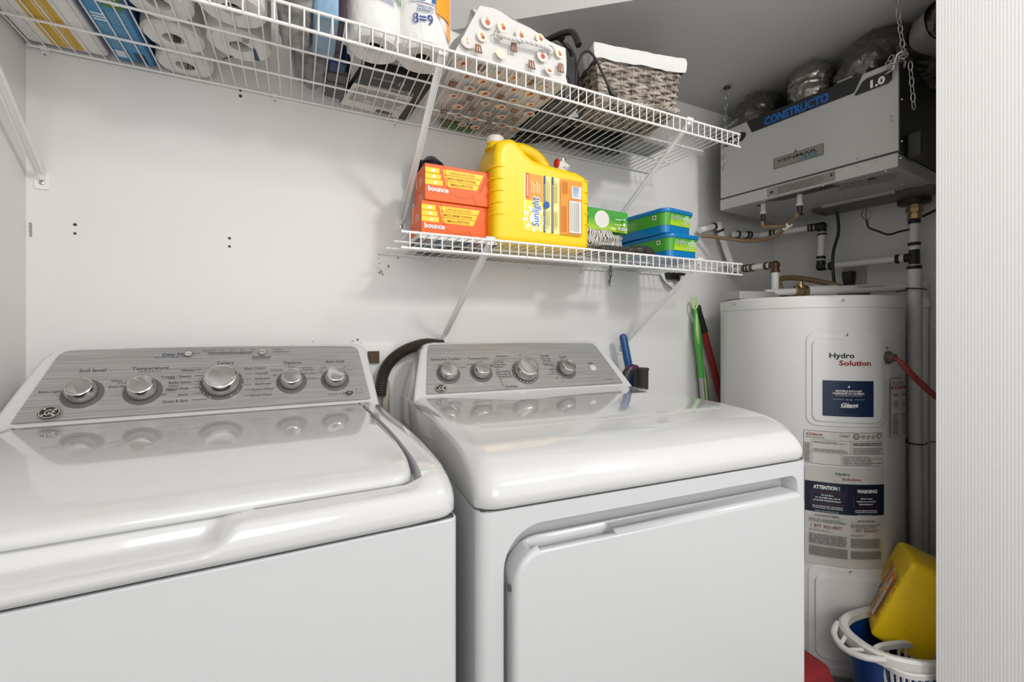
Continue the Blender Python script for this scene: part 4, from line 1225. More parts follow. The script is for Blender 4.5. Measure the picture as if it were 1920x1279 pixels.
def bpt(t, z, off=0):
    # t in 0..1 round the basket perimeter
    g = .86 + .14 * (z / .15)
    hx_, hy_ = .134 * g + off, .078 * g + off
    P_ = 2 * (2 * hx_ + 2 * hy_); s_ = (t % 1) * P_
    x = y = 0
    if s_ < 2 * hx_: x, y = -hx_ + s_, -hy_
    elif s_ < 2 * hx_ + 2 * hy_: x, y = hx_, -hy_ + (s_ - 2 * hx_)
    elif s_ < 4 * hx_ + 2 * hy_: x, y = hx_ - (s_ - 2 * hx_ - 2 * hy_), hy_
    else: x, y = -hx_, hy_ - (s_ - 4 * hx_ - 2 * hy_)
    k = .014
    return Vector((*brot(x, y), ZU + .004 + z))
wk = MB()
NS = 22
for rw in range(15):
    z = .006 + rw * .0098
    pts_ = []
    for k in range(NS * 4):
        t = k / (NS * 4)
        off = .0045 * cos(2 * pi * (k / 8 + .5 * (rw % 2)))
        p = bpt(t, z, off); p.z += .0012 * sin(k * 1.3 + rw)
        pts_.append(p)
    wk.tube(pts_, .0047, 6, closed=True)
for k in range(NS):
    wk.tube([bpt(k / NS, z_) for z_ in (0, .05, .10, .155)], .0034, 6)
for s0 in (0, 1, 2):
    wk.tube([bpt(k / 120, .012 + .004 * sin(k * .9 + s0 * 2.1), .009 + .004 * cos(k * .9 + s0 * 2.1)) for k in range(120)], .0045, 6, closed=True)
obj('wicker_weave', wk, WK, T)
bb = MB()
for k in range(16):
    x = -.112 + k * .0149
    bb.tube([(*brot(x, -.064), ZU + .0055), (*brot(x, .064), ZU + .0055)], .0040, 6)
for k in range(8):
    y = -.06 + k * .0165
    bb.tube([(*brot(-.114 + j * .0152, y), ZU + .0075 + .003 * (-1) ** (j + k)) for j in range(16)], .0035, 6)
obj('basket_base', bb, WK, T)
ln_ = MB()
NL = 120; rings = []
for z_, off in ((.118, .013), (.125, .0145), (.145, .0135), (.158, .011), (.163, .006), (.158, .001), (.10, -.004)):
    rings.append([bpt(k / NL, z_ + (.0015 * sin(k * .37) + .004 * NZ.noise(Vector((k * .21, z_ * 9, 0)))) * (1 if z_ < .13 else .5), off + .0035 * NZ.noise(Vector((k * .31, z_ * 14, 4)))) for k in range(NL)])
ln_.loft(rings, cap=False)
obj('cloth_liner', ln_, mat('liner_cotton', (.64, .63, .61), .9), T, sharp=80)
# grey translucent bottle behind the basket
T = thing('grey_container', 'grey translucent bottle with a sloping shoulder, behind the wicker basket', 'bottle', (1.10, 1.09, ZU))
gp_ = [(.97 , 0), (1.155, 0), (1.156, .185), (1.148, .20), (1.118, .262), (1.105, .27), (1.075, .27), (1.058, .262), (1.03, .2), (.972, .18)]
gp_ = [(x + (.03 if x < 1.0 else 0), z) for x, z in gp_]
obj('body', MB().prism(gp_, lambda a, b: (a, 1.122, ZU + b), lambda a, b: (a, 1.235, ZU + b)), mat('grey_translucent', (.30, .29, .28), .35), T, bevel=.012)
# black bits on the shelf behind the basket
tag(obj('black_bag', lump((.90, 1.238, ZU + .035), (.150, .060, .035), amp=.35, fr=3, sq=.7, seed=9), mat('black_nylon', (.012, .011, .011), .45, bump=.8, bscale=30)), 'black nylon bag lying on the shelf behind the wicker basket', 'bag')
hs = thing('vacuum_hose', 'black hose and cable coiled on the shelf between appliance and basket', 'hose', (.70, 1.27, ZU))
mb = MB()
pp = bez([(.62, 1.24, ZU + .016), (.66, 1.17, ZU + .016), (.71, 1.13, ZU + .016), (.75, 1.15, ZU + .016), (.745, 1.21, ZU + .016), (.70, 1.27, ZU + .016), (.65, 1.30, ZU + .016)], 8)
mb.tube(pp, .014, 10)
obj('hose', mb, GLBLK, hs)
mb = MB()
for k in range(3):
    mb.tube(bez([(.63 + .01 * k, 1.305, ZU + .006), (.72, 1.30 - .012 * k, ZU + .006), (.80 + .02 * k, 1.16, ZU + .007), (.78, 1.11 + .01 * k, ZU + .007), (.74, 1.12, ZU + .006)], 8), .003, 6)
obj('cable', mb, BLACK, hs)
# ================================================================== water heater
TX, TY, TR = 1.69, .99, .28
TK = mat('tank_enamel', (.68, .68, .665), .34, coat=.15, bump=.03, bscale=30)
T = thing('water_heater', 'white cylindrical water heater with blue and white stickers in the corner', 'water heater', (TX, TY, 0))
mb = MB()
mb.lathe([(.0002, .03), (.26, .03), (.272, .04), (.28, .055), (.28, 1.186), (.2785, 1.188)], 96, Matrix.Translation((TX, TY, 0)))
obj('tank', mb, TK, T, sharp=30)
mb = MB().lathe([(.2775, 1.186), (.2815, 1.188), (.2815, 1.218), (.279, 1.2235), (.272, 1.226), (.0002, 1.229)], 96, Matrix.Translation((TX, TY, 0)))
obj('top_cap', mb, TK, T, sharp=50)
obj('base', MB().lathe([(.24, 0), (.255, .0), (.255, .032), (.0002, .032)], 64, Matrix.Translation((TX, TY, 0))), flat('8d8a85'), T)
PHI0 = 210
def tk(u, v, h=0):
    a = rad(PHI0) + u / TR
    return Vector((TX + (TR + h) * cos(a), TY + (TR + h) * sin(a), v))
def cover(u0, u1, v0, v1, r, t, r2=None):
    mb = MB()
    def sd(u, v):
        cu, cv = (u0 + u1) / 2, (v0 + v1) / 2
        qx = abs(u - cu) - (u1 - u0) / 2 + r; qy = abs(v - cv) - (v1 - v0) / 2 + r
        return -(min(max(qx, qy), 0) + hypot(max(qx, 0), max(qy, 0)) - r)
    def fn(a, b):
        e = .001
        u = u0 - e + (u1 - u0 + 2 * e) * a; v = v0 - e + (v1 - v0 + 2 * e) * b
        s_ = sd(u, v)
        h = -.002 + (t + .002) * ss(0, .004, s_)
        return tk(u, v, h)
    nu = int((u1 - u0) / .0022); nv = int((v1 - v0) / .0022)
    return mb.grid(fn, nu, nv)
c1 = obj('access_cover', cover(.004, .236, .815, 1.113, .03, .003), TK, T, sharp=60)
obj('raised_field', cover(.020, .221, .829, 1.092, .022, .0075), TK, c1, sharp=60)
c2 = obj('access_cover', cover(.010, .246, .065, .385, .035, .003), TK, T, sharp=60)
obj('raised_field', cover(.028, .228, .095, .356, .025, .009), TK, c2, sharp=60)
for u, v, h in ((.112, 1.102, .003), (.121, .376, .003), (.102, 1.209, .0015), (-.2326, 1.209, .0015), (.2447, 1.062, 0)):
    nn = (tk(u, v, 1) - tk(u, v, 0))
    obj('screw', MB().lathe([(.0045, 0), (.0042, .0015), (.002, .0028), (.0002, .003)], 14, align(tk(u, v, h), nn)), STEEL, T)
LBL = flat('c9c7c1', .45); LINK = flat('2c2a2a', .5); DBL = flat('112544', .4); LRED = flat('8e2a24', .45); LW = flat('e4e2de', .45)
def tkm(off): return lambda u, v, h: tk(u, v, h + off)
D = Decal(tkm(.0078))
D.text('Hydro', .0655, 1.031, .0215, LINK, bold=.03, sx=1.22, width=.066)
D.text('Solution', .0905, 1.008, .0215, LRED, bold=.03, width=.088)
D.rect(.0485, .851, .187, .961, DBL, 10)
cu = .1165
D.rect(cu - .0035, .9415, cu + .0035, .9435, LW); D.rect(cu - .001, .939, cu + .001, .946, LW)
D.text('MODÈLE EXCLUSIF', cu, .927, .0072, LW, 'c', bold=.03, width=.070)
D.text('FABRIQUÉ AU QUÉBEC', cu, .9195, .0072, LW, 'c', bold=.03, width=.084)
D.text('EXCLUSIVE MODEL MADE IN QUEBEC', cu, .914, .0035, LW, 'c', width=.072)
D.rect(.075, .9035, .103, .904, LW); D.rect(.131, .9035, .160, .904, LW); D.text('Par / By', cu, .9015, .005, LW, 'c')
D.text('Giant', cu, .8810, .0165, LW, 'c', bold=.035, shear=.3, width=.047); D.rect(cu - .024, .8785, cu + .016, .8795, LW)
D.rect(.097, .858, .142, .8586, flat('5f7288'))
D.build('front_sticker', T)
D = Decal(tkm(0))
# rating plate
D.rect(.000, .697, .2275, .801, flat('38353a'), 12); D.rect(.0012, .6982, .2263, .7998, LBL, 12)
D.text('Giant', .006, .786, .012, LRED, bold=.03, shear=.3, width=.044)
D.lines(.006, .778, .070, .784, 2, LINK, .4, .3)
D.frame(.095, .786, .122, .794, .0007, LINK); D.lines(.099, .788, .118, .792, 1, LINK, .5, 0)
D.disc(.141, .789, .009, LINK); D.disc(.141, .789, .0065, LBL); D.text('SA', .141, .786, .007, LINK, 'c', bold=.03)
D.disc(.212, .791, .0075, LINK); D.disc(.212, .791, .0055, LBL); D.text('SA', .212, .789, .005, LINK, 'c')
for k in range(3): D.lines(.155 + k * .016, .783, .168 + k * .016, .795, 4, LINK, .35, .5)
D.rect(.022, .7735, .225, .7741, LINK, 6); D.rect(.022, .699, .0226, .7741, LINK); D.rect(.125, .735, .1256, .7741, LINK); D.rect(.022, .7345, .225, .7351, LINK, 6); D.rect(.100, .699, .1006, .7345, LINK)
D.lines(.026, .764, .115, .771, 2, LINK, .35, .3); D.lines(.026, .738, .12, .748, 3, LINK, .35, .2); D.lines(.13, .762, .222, .772, 2, LINK, .45, .3); D.lines(.13, .738, .222, .757, 4, LINK, .3, .4); D.lines(.104, .702, .222, .731, 6, LINK, .3, .5)
D.lines(.003, .703, .019, .765, 12, LINK, .4, .2)
# rental sticker
D.rect(.004, .385, .2275, .690, flat('bdbbb6', .4), 12)
D.text('Hydro', .083, .668, .0125, LINK, bold=.025, width=.038); D.text('Solution', .100, .6535, .0125, LRED, bold=.025, width=.052)
D.rect(.004, .548, .2275, .643, flat('0f1830', .35), 12)
D.text('ATTENTION !', .0255, .6215, .0155, LW, bold=.04, width=.068); D.text('WARNING!', .141, .6170, .0150, LW, bold=.04, width=.062)
RB = flat('7c2a30', .4)
D.frame(.020, .575, .105, .612, .0012, RB, 4); D.frame(.130, .574, .205, .609, .0012, RB, 4)
for i, t in enumerate(('En location,', 'ce chauffe-eau est la', "propriété d'HydroSolution*")): D.text(t, .0625, .6015 - .0085 * i, .0072, LW, 'c', bold=.02, width=(.032, .064, .072)[i])
for i, t in enumerate(('Water heater', 'rentals are owned by', 'HydroSolution*')): D.text(t, .1675, .5985 - .0085 * i, .0068, LW, 'c', bold=.02, width=(.036, .058, .044)[i])
for i, t in enumerate(('NE PAS DÉBRANCHER, DÉSASSEMBLER', 'NI DÉPLACER CE CHAUFFE-EAU')): D.text(t, .0625, .567 - .0055 * i, .0045, LW, 'c', bold=.02, width=.078)
for i, t in enumerate(('DO NOT REMOVE, DISCONNECT', 'OR RELOCATE THE WATER HEATER')): D.text(t, .1675, .563 - .0055 * i, .0045, LW, 'c', bold=.02, width=.066)
D.lines(.03, .551, .095, .557, 2, flat('b9b9bd'), .3, .2); D.lines(.14, .550, .195, .555, 1, flat('b9b9bd'), .3, .2)
D.text('LOCATION ET VENTE', .060, .5375, .0066, LINK, 'c', bold=.02, width=.062); D.text('RENTAL AND SALE', .1675, .530, .0062, LINK, 'c', bold=.02, width=.050)
D.rect(.015, .5345, .110, .535, LINK, 3); D.rect(.122, .5275, .212, .528, LINK, 3)
D.lines(.015, .519, .110, .531, 3, LINK, .35, .2); D.lines(.122, .511, .212, .524, 3, LINK, .35, .2)
D.text('1 877 353-0077', .060, .5015, .0135, flat('7d3a33'), 'c', bold=.01, width=.080); D.text('1 877 353-0077', .166, .4985, .0125, flat('7d3a33'), 'c', bold=.01, width=.072)
D.lines(.015, .490, .075, .497, 2, LINK, .3, .3); D.lines(.122, .486, .165, .493, 2, LINK, .3, .3)
D.lines(.015, .450, .112, .483, 9, flat('5e5b58'), .5, .05); D.lines(.122, .450, .212, .480, 9, flat('5e5b58'), .5, .05)
D.rect(.017, .414, .113, .443, flat('8d8a86'), 3); D.lines(.018, .415, .112, .442, 8, flat('66635f'), .5, .02); D.rect(.123, .416, .212, .440, flat('8d8a86'), 3); D.lines(.124, .417, .211, .439, 7, flat('66635f'), .5, .02)
# danger sticker on the side
D.rect(.2475, .787, .332, .966, flat('4b4846'), 6); D.rect(.2485, .788, .331, .965, LBL, 6)
D.rect(.250, .9335, .289, .9425, LRED, 2); D.rect(.293, .9335, .330, .9425, LRED, 2); D.text('DANGER', .2695, .9355, .006, LW, 'c'); D.text('DANGER', .312, .9355, .006, LW, 'c')
D.lines(.252, .946, .328, .960, 3, LINK, .35, .2)
for u in (.252, .294):
    D.frame(u, .868, u + .034, .9315, .0006, LINK)
    for k in range(5): D.poly([(u + .006 + k * .005, .912), (u + .008 + k * .005, .926 - .003 * (k % 2)), (u + .010 + k * .005, .912)], LINK)
    D.poly([(u + .017, .874), (u + .030, .888), (u + .017, .902), (u + .004, .888)], LINK); D.poly([(u + .017, .877), (u + .027, .888), (u + .017, .899), (u + .007, .888)], LBL)
    D.poly([(u + .013, .884), (u + .017, .896), (u + .021, .884)], LINK)
    D.lines(u, .795, u + .034, .862, 12, LINK, .35, .3)
D.build('stickers', T)
gr = MB().lathe([(.020, 0), (.020, .006), (.014, .009), (.012, .022), (.009, .024)], 20, align(tk(.2475, 1.032, -.001), tk(.2475, 1.0, 1) - tk(.2475, 1.0, 0)))
obj('cable_grommet', gr, flat('5d554c'), T)
g0 = tk(.2475, 1.032, .02)
RC = mat('red_cable', hx('8e3a38'), .45)
c = MB().tube(bez([g0, (1.625, .672, 1.020), (1.655, .650, .975), (1.722, .622, .914), (1.83, .60, .87), (1.98, .60, .85)], 8), [.0055] * 8 + [.0085] * 33, 10)
obj('power_cable', c, RC, T)
# box on the tank top
tb = thing('metal_box', 'flat pale grey metal box lying on the water heater', 'box', (1.6, 1.05, 1.229))
obj('body', MB().prism([(1.43, 1.06), (1.595, 1.02), (1.608, 1.12), (1.455, 1.16)], lambda a, b: (a, b, 1.2285), lambda a, b: (a, b, 1.257)), mat('galvanised', (.42, .41, .40), .45, metal=.3), tb, bevel=.002)

# ================================================================== pipes
PVC = mat('white_pex', (.76, .75, .73), .4); BRN = mat('bronze_ring', (.09, .045, .025), .4, metal=.4); PEXB = mat('black_fitting', (.018, .016, .014), .45)
def ring(mb, p, d_, r, w_=.010, m=0):
    mb.lathe([(r - .002, -w_ / 2), (r, -w_ / 2 + .001), (r, w_ / 2 - .001), (r - .002, w_ / 2)], 18, align(p, d_), m)
def fit(mb_r, mb_w, a, b, ts, r, w_=.011):
    a = Vector(a); b = Vector(b)
    for t in ts: ring(mb_r, a + (b - a) * t, b - a, r + .0032, w_)
r1 = .0125
ZH = 1.543
# cold line: tank top up, back to the wall and up again to the HRV height
T = thing('water_supply_pipe', 'white plastic supply pipe with bronze rings rising from the water heater to the wall', 'pipe', (1.62, 1.05, 1.25))
A = Vector((1.625, 1.057, 1.245)); B = Vector((1.625, 1.057, 1.362)); C_ = Vector((1.690, 1.285, 1.375)); E_ = Vector((1.606, 1.292, 1.560)); F_ = Vector((1.50, 1.295, 1.528))
mb = MB(); mb.tube([A, B], r1, 14); mb.tube([B, C_], r1, 14); mb.tube([C_, E_], r1 + .0015, 14); mb.tube([E_, F_], r1, 14); mb.sphere(C_, r1 + .004, 12); mb.sphere(E_, r1 + .002, 12)
obj('pipe', mb, PVC, T)
mb = MB(); fit(mb, None, A, B, (.80,), r1); fit(mb, None, B, C_, (.17, .50, .68), r1, .014); obj('crimp_ring', mb, BRN, T)
mb = MB(); mb.sphere(B, r1 + .004, 12); mb.tube([B, B + Vector((0, 0, -.022))], r1 + .001, 12); mb.tube([B, B + (C_ - B) * .09], r1 + .001, 12); obj('elbow', mb, BRN, T)
mb = MB(); fit(mb, None, A, B, (.03,), r1, .014); fit(mb, None, B, C_, (.60, .95), r1, .006); fit(mb, None, E_, C_, (.12,), r1 + .001, .010); fit(mb, None, E_, F_, (.25,), r1, .010); obj('black_ring', mb, PEXB, T)
# hot line and vent
T = thing('drain_pipe', 'white pipe run with black elbows along the right wall under the ventilation unit', 'pipe', (1.95, .77, 1.3))
P0 = Vector((1.70, 1.290, 1.530)); P1 = Vector((1.86, 1.285, 1.540)); P2 = Vector((1.950, 1.07, 1.545)); P3 = Vector((1.950, 1.076, 1.377)); P4 = Vector((1.950, .768, 1.372)); P5 = Vector((1.950, .768, 1.50))
mb = MB(); mb.tube([P0, P1], r1, 14); mb.tube([P1, P2], r1, 14); mb.tube([P2, P3], r1 + .001, 14); mb.tube([P3, P4], r1 + .001, 14); mb.tube([P4, P5], r1 + .0015, 14)
for p, q_, t in ((P2, P3, .16), (P3, P2, .17), (P3, P4, .10), (P4, P3, .12), (P4, P5, .30), (P4, P5, -.22)):
    ring(mb, p + (q_ - p) * t, q_ - p, r1 + .0045, .005)
obj('pipe', mb, PVC, T)
mb = MB()
for p, q_ in ((P2, P3), (P2, P1), (P3, P2), (P3, P4), (P4, P3), (P4, P5)):
    d_ = (q_ - p).normalized(); mb.tube([p, p + d_ * .026], r1 + .003, 12)
for p in (P2, P3, P4): mb.sphere(p, r1 + .0045, 12)
mb.tube([P4, P4 + Vector((0, 0, -.03))], r1 + .003, 12)
for t in (.15, .5, .62): fit(mb, None, P0, P1, (t,), r1, .010)
fit(mb, None, P2, P1, (.15, .80), r1, .011); fit(mb, None, P3, P2, (.23,), r1 + .001, .012); fit(mb, None, P3, P4, (.13,), r1 + .001, .012); fit(mb, None, P4, P3, (.15,), r1 + .001, .012); fit(mb, None, P4, P5, (.36, .97), r1 + .002, .013)
ring(mb, P4 + Vector((0, 0, -.036)), (0, 0, 1), .021, .012)
obj('black_fitting', mb, PEXB, T)
mb = MB(); fit(mb, None, P2, P1, (.20, .74), r1, .008); fit(mb, None, P2, P3, (.20,), r1 + .001, .009); obj('crimp_ring', mb, BRN, T)
mb = MB(); mb.tube([P4 + Vector((0, 0, -.035)), (1.948, .768, 1.1), (1.955, .765, .35)], .0185, 18); obj('standpipe', mb, PVC, T)
BRS = mat('brass', (.42, .30, .15), .3, metal=.9)
mb = MB().lathe([(.016, 0), (.021, .001), (.021, .018), (.017, .020), (.017, .024), (.026, .025), (.026, .038), (.022, .040), (.022, .050)], 8, Matrix.Translation((1.95, .768, 1.505)))
obj('brass_coupling', mb, BRS, T, smooth=False)
obj('vent_cap', MB().lathe([(.018, 0), (.044, .004), (.046, .008), (.046, .020), (.042, .025), (.0002, .026)], 30, Matrix.Translation((1.95, .768, 1.555))), PEXB, T)
# outlet pipe along the heater top into second standpipe
T = thing('outlet_pipe', 'white pipe with a brass valve running over the water heater into the rear standpipe', 'pipe', (1.72, .95, 1.26))
q0 = Vector((1.66, .985, 1.258)); q1 = Vector((2.005, .765, 1.272))
mb = MB(); mb.tube([q0 + (q1 - q0) * .06, q0 + (q1 - q0) * .30], .0185, 16); mb.tube([q0 + (q1 - q0) * .28, q1], .0155, 16); mb.tube([q0 - (q1 - q0) * .30, q0], .0125, 14)
obj('pipe', mb, PVC, T)
mb = MB(); mb.tube([(2.005, .765, 1.29), (2.005, .765, .30)], .014, 16); mb.lathe([(.0165, 0), (.0185, .002), (.0185, .035), (.0165, .037)], 18, Matrix.Translation((2.005, .765, 1.195))); mb.sphere((2.005, .765, 1.285), .016, 12)
obj('rear_standpipe', mb, PVC, T)
mb = MB().lathe([(.019, -.020), (.022, -.018), (.022, -.006), (.017, -.004), (.017, .004), (.022, .006), (.022, .020), (.018, .022)], 12, align(q0, q1 - q0))
mb.lathe([(.012, 0), (.012, .014), (.009, .016), (.009, .022), (.0002, .022)], 12, Matrix.Translation(q0 + Vector((0, 0, .012))))
obj('brass_valve', mb, BRS, T)
D = Decal(lambda u, v, h: q0 + (q1 - q0) * u + Vector((-.52, -.84, 0)) * (.0160 * cos(v) + h) + Vector((0, 0, .0160 * sin(v) + h * .5)))
D.poly([(.44, .15), (.70, .15), (.70, .75), (.44, .75)], flat('dddad4')); D.lines(.45, .25, .69, .65, 3, LINK, .35, .3); D.build('pipe_label', T)
tie = MB().tube([(1.948 + .024 * cos(a) * 1.9 + .018, .768 + .024 * sin(a), 1.262 + .003 * sin(a)) for a in [rad(k) for k in range(0, 360, 20)]], .0022, 6, closed=True)
tie.tube([(1.90, .80, 1.250), (1.925, .778, 1.258)], .0018, 6)
tag(obj('cable_tie', tie, BLACK), 'black cable tie round both standpipes level with the heater top', 'cable tie')
tie = MB().tube([(1.948 + .024 * cos(a) * 1.9 + .018, .768 + .024 * sin(a), .722 + .003 * sin(a)) for a in [rad(k) for k in range(0, 360, 20)]], .0022, 6, closed=True)
tie.tube([(2.00, .745, .722), (2.02, .72, .728)], .0018, 6)
tag(obj('cable_tie', tie, BLACK), 'black cable tie round both standpipes halfway down, with its tail sticking out', 'cable tie')
# amber hoses
def HP(u, v):
    e = (Vector((1.552, .644, 0)) - Vector((1.5, 1.197, 0))).normalized(); return Vector((1.5, 1.197, 0)) + e * u + Vector((-e.y, e.x, 0)) * v + Vector((0, 0, 1.586))
AMB = mat('amber_hose', (.20, .13, .065), .3, coat=.3)
T = thing('condensate_hose', 'amber plastic hose hanging from two ports under the ventilation unit', 'hose', (1.56, 1.1, 1.5))
pa = HP(.145, .040); pb = HP(.272, .036); jn = Vector((1.60, .995, 1.494))
mb = MB(); mb.tube(bez([pa + Vector((0, 0, -.05)), pa + Vector((.002, 0, -.085)), (1.560, 1.02, 1.492), jn], 8), .0065, 12)
mb.tube(bez([pb + Vector((0, 0, -.05)), pb + Vector((0, .012, -.075)), (1.58, .965, 1.508), jn], 8), .0065, 12)
mb.tube(bez([jn, (1.62, 1.06, 1.470), (1.60, 1.14, 1.465), (1.56, 1.21, 1.483), (1.53, 1.26, 1.498), (1.50, 1.29, 1.505)], 8), .0075, 12)
obj('hose', mb, AMB, T)
mb = MB(); d_ = (Vector((1.62, 1.06, 1.470)) - jn).normalized(); mb.tube([jn - d_ * .012 , jn + d_ * .016], .0105, 8); obj('hose_tee', mb, PLW, T)
T = thing('drain_hose', 'amber hose coiled in an arc on the water heater', 'hose', (1.75, 1.1, 1.23))
mb = MB(); mb.tube(bez([(1.655, 1.03, 1.235), (1.645, 1.05, 1.275), (1.675, 1.07, 1.312), (1.75, 1.05, 1.318), (1.82, .99, 1.298), (1.87, .92, 1.265), (1.90, .88, 1.243)], 8), .0105, 14)
mb.tube(bez([(1.70, 1.13, 1.243), (1.78, 1.08, 1.243), (1.84, 1.00, 1.243), (1.875, .90, 1.243)], 8), .0105, 14)
obj('hose', mb, AMB, T)
mb = MB(); mb.tube(bez([(2.02, .70, 1.08), (2.025, .66, 1.02), (2.025, .625, .93), (2.02, .60, .83), (2.02, .60, .55)], 8), .012, 12)
tag(obj('beige_hose', mb, mat('beige_hose', (.32, .25, .18), .45)), 'beige hose hanging down the wall behind the standpipes', 'hose')
# ================================================================== ventilation unit
HL = Vector((1.500, 1.197, 0)); HR = Vector((1.552, .644, 0)); HW = (HR - HL).length
hU = (HR - HL).normalized(); hN = Vector((hU.y, -hU.x, 0))   # outward: away from the recess (towards -x)
if hN.x > 0: hN = -hN
HZ0, HZ1 = 1.586, 1.893; HS = 1.628; HD = .40
SIL = mat('silver_sheet', (.42, .415, .41), .42, metal=.25, bump=.02, bscale=200)
DKS = mat('black_sheet', (.02, .019, .018), .4)
T = thing('ventilation_unit', 'grey air exchanger box hung by chains from the low ceiling over the heater', 'air exchanger', (1.7, .95, HZ0))
hp = lambda u, n, z: HL + hU * u + hN * n + Vector((0, 0, z))
def hbox(u0, u1, n0, n1, z0, z1, mb=None):
    mb = mb or MB()
    vs = [hp(u0, n0, z0), hp(u1, n0, z0), hp(u1, n1, z0), hp(u0, n1, z0), hp(u0, n0, z1), hp(u1, n0, z1), hp(u1, n1, z1), hp(u0, n1, z1)]
    return mb.add(vs, [(0, 3, 2, 1), (4, 5, 6, 7), (0, 1, 5, 4), (1, 2, 6, 5), (2, 3, 7, 6), (3, 0, 4, 7)])
obj('casing', hbox(.001, HW - .001, -HD, -.004, HS, HZ1), DKS, T, bevel=.002)
obj('door_panel', hbox(0, HW - .003, -.010, 0, HS + .0045, HZ1 + .001), SIL, T, bevel=.003)
obj('door_gap', hbox(.001, HW, -.03, -.001, HS - .001, HS + .005), SEAM, T)
obj('base_pan', hbox(-.001, HW - .004, -HD, .001, HZ0, HS - .0005), SIL, T, bevel=.003)
fp = lambda u, v, h: hp(u, h + .0004, HZ0 + v)
D = Decal(fp)
BAND = flat('232323', .4)
D.poly([(.126, .260), (.440, .260), (.446, .262), (.468, .3075), (.106, .3075)], BAND)
D.text('CONSTRUCTO', .172, .2670, .0385, flat('12559a', .4), bold=.05, width=.205)
D.poly([(x, z) for x, z in ((.448, .248), (.530, .248), (.540, .256), (.540, .284), (.532, .291), (.478, .291), (.466, .286), (.444, .252))], flat('8b8986', .4))
D.poly([(x, z) for x, z in ((.450, .2498), (.529, .2498), (.538, .257), (.538, .283), (.531, .2893), (.479, .2893), (.467, .2845), (.4465, .253))], BAND)
D.text('1.0', .486, .2560, .0300, flat('d9d5ce', .4), bold=.05, width=.036)
D.poly([(.018, .243), (.090, .243), (.104, .256), (.104, .268), (.09, .276), (.030, .276), (.018, .268)], BAND); D.text('HRV', .040, .2485, .020, flat('d9d5ce', .4), bold=.05, width=.045)
D.rect(.205, .099, .362, .136, flat('55514c', .3)); D.rect(.207, .101, .360, .134, flat('7a756e', .3)); D.poly([(.27, .134), (.285, .134), (.2775, .145)], flat('5a554f', .3))
D.text('VENMAR', .217, .1175, .0145, flat('2a2826', .35), bold=.02, width=.125)
D.text('AVS', .292, .1045, .0165, flat('1f6f78', .35), shear=.3, bold=.04, width=.052)
D.rect(.185, .006, .395, .037, flat('85827d', .4)); D.frame(.185, .006, .210, .037, .0006, LINK); D.disc(.198, .020, .006, LINK, seg=8)
D.lines(.218, .008, .375, .034, 8, flat('3a3836'), .3, .25); D.frame(.378, .010, .392, .034, .0006, LINK); D.rect(.382, .020, .388, .030, LINK)
for u, v in ((.006, .09), (.006, .075), (.04, .060), (.04, .034), (.075, .058), (.075, .034), (.455, .054), (.455, .030), (.50, .053), (.50, .030), (.538, .15), (.538, .137)):
    D.disc(u, v, .0016, LINK, seg=8)
D.build('front_print', T)
up = lambda u, v, h: hp(u, -v, HZ0 - h - .0004)
D = Decal(up)
D.poly([(.385, .03), (.535, .055), (.50, .135), (.36, .110)], flat('8f8c87', .5))
for i in range(5):
    D.poly([(.40 + i * .02, .05), (.402 + i * .02, .05), (.39 + i * .02, .105), (.388 + i * .02, .105)], flat('5a5753'))
D.poly([(.16, .02), (.38, .01), (.39, .05), (.21, .06)], flat('4a4744', .5))
for u, v in ((.12, .055), (.47, .055), (.14, .33), (.49, .28), (.36, .02)): D.disc(u, v, .010, flat('1a1816'), seg=14)
D.poly([(.40, .235), (.62, .25), (.62, .262), (.40, .25)], flat('8d8a84')) if False else None
D.build('underside_labels', T)
for u, v in ((.145, .040), (.272, .036)):
    p = hp(u, -v, HZ0)
    mb = MB().lathe([(.0085, -.002), (.0085, -.030), (.0112, -.031), (.0112, -.041), (.008, -.042)][::-1], 20, Matrix.Translation(p))
    pt_ = obj('drain_port', mb, mat('grey_port', (.42, .40, .38), .4), T)
    obj('port_barb', MB().lathe([(.0055, -.068), (.0080, -.066), (.0085, -.042)], 16, Matrix.Translation(p)), BLACK, pt_)
for u, v in ((.01, .012), (.17, .004), (.36, .004), (.52, .012), (.33, .20), (.5, .2)):
    obj('screw', MB().sphere(hp(u, -v, HZ0 - .001), .003, 8), CHROME, T)
for z in (1.66, 1.78): obj('screw', MB().sphere(hp(HW + .0005, -.012, z), .0032, 8), CHROME, T)
obj('screw', MB().sphere(hp(HW - .002, -.012, 1.612), .0032, 8), CHROME, T)
pc = MB(); hbox(HW, HW + .035, -.085, -.045, 1.615, 1.69, pc)
pcv = obj('side_power_block', pc, DKS, T, bevel=.006)
# control box under the rear edge
cb2 = obj('control_box', hbox(.20, .55, -.385, -.28, HZ0 - .014, HZ0 + .001), mat('dark_steel', (.10, .095, .09), .4, metal=.5), T, bevel=.001)
obj('terminal_strip', hbox(.24, .46, -.285, -.262, HZ0 - .008, HZ0 + .0005), mat('galvanised'), cb2)
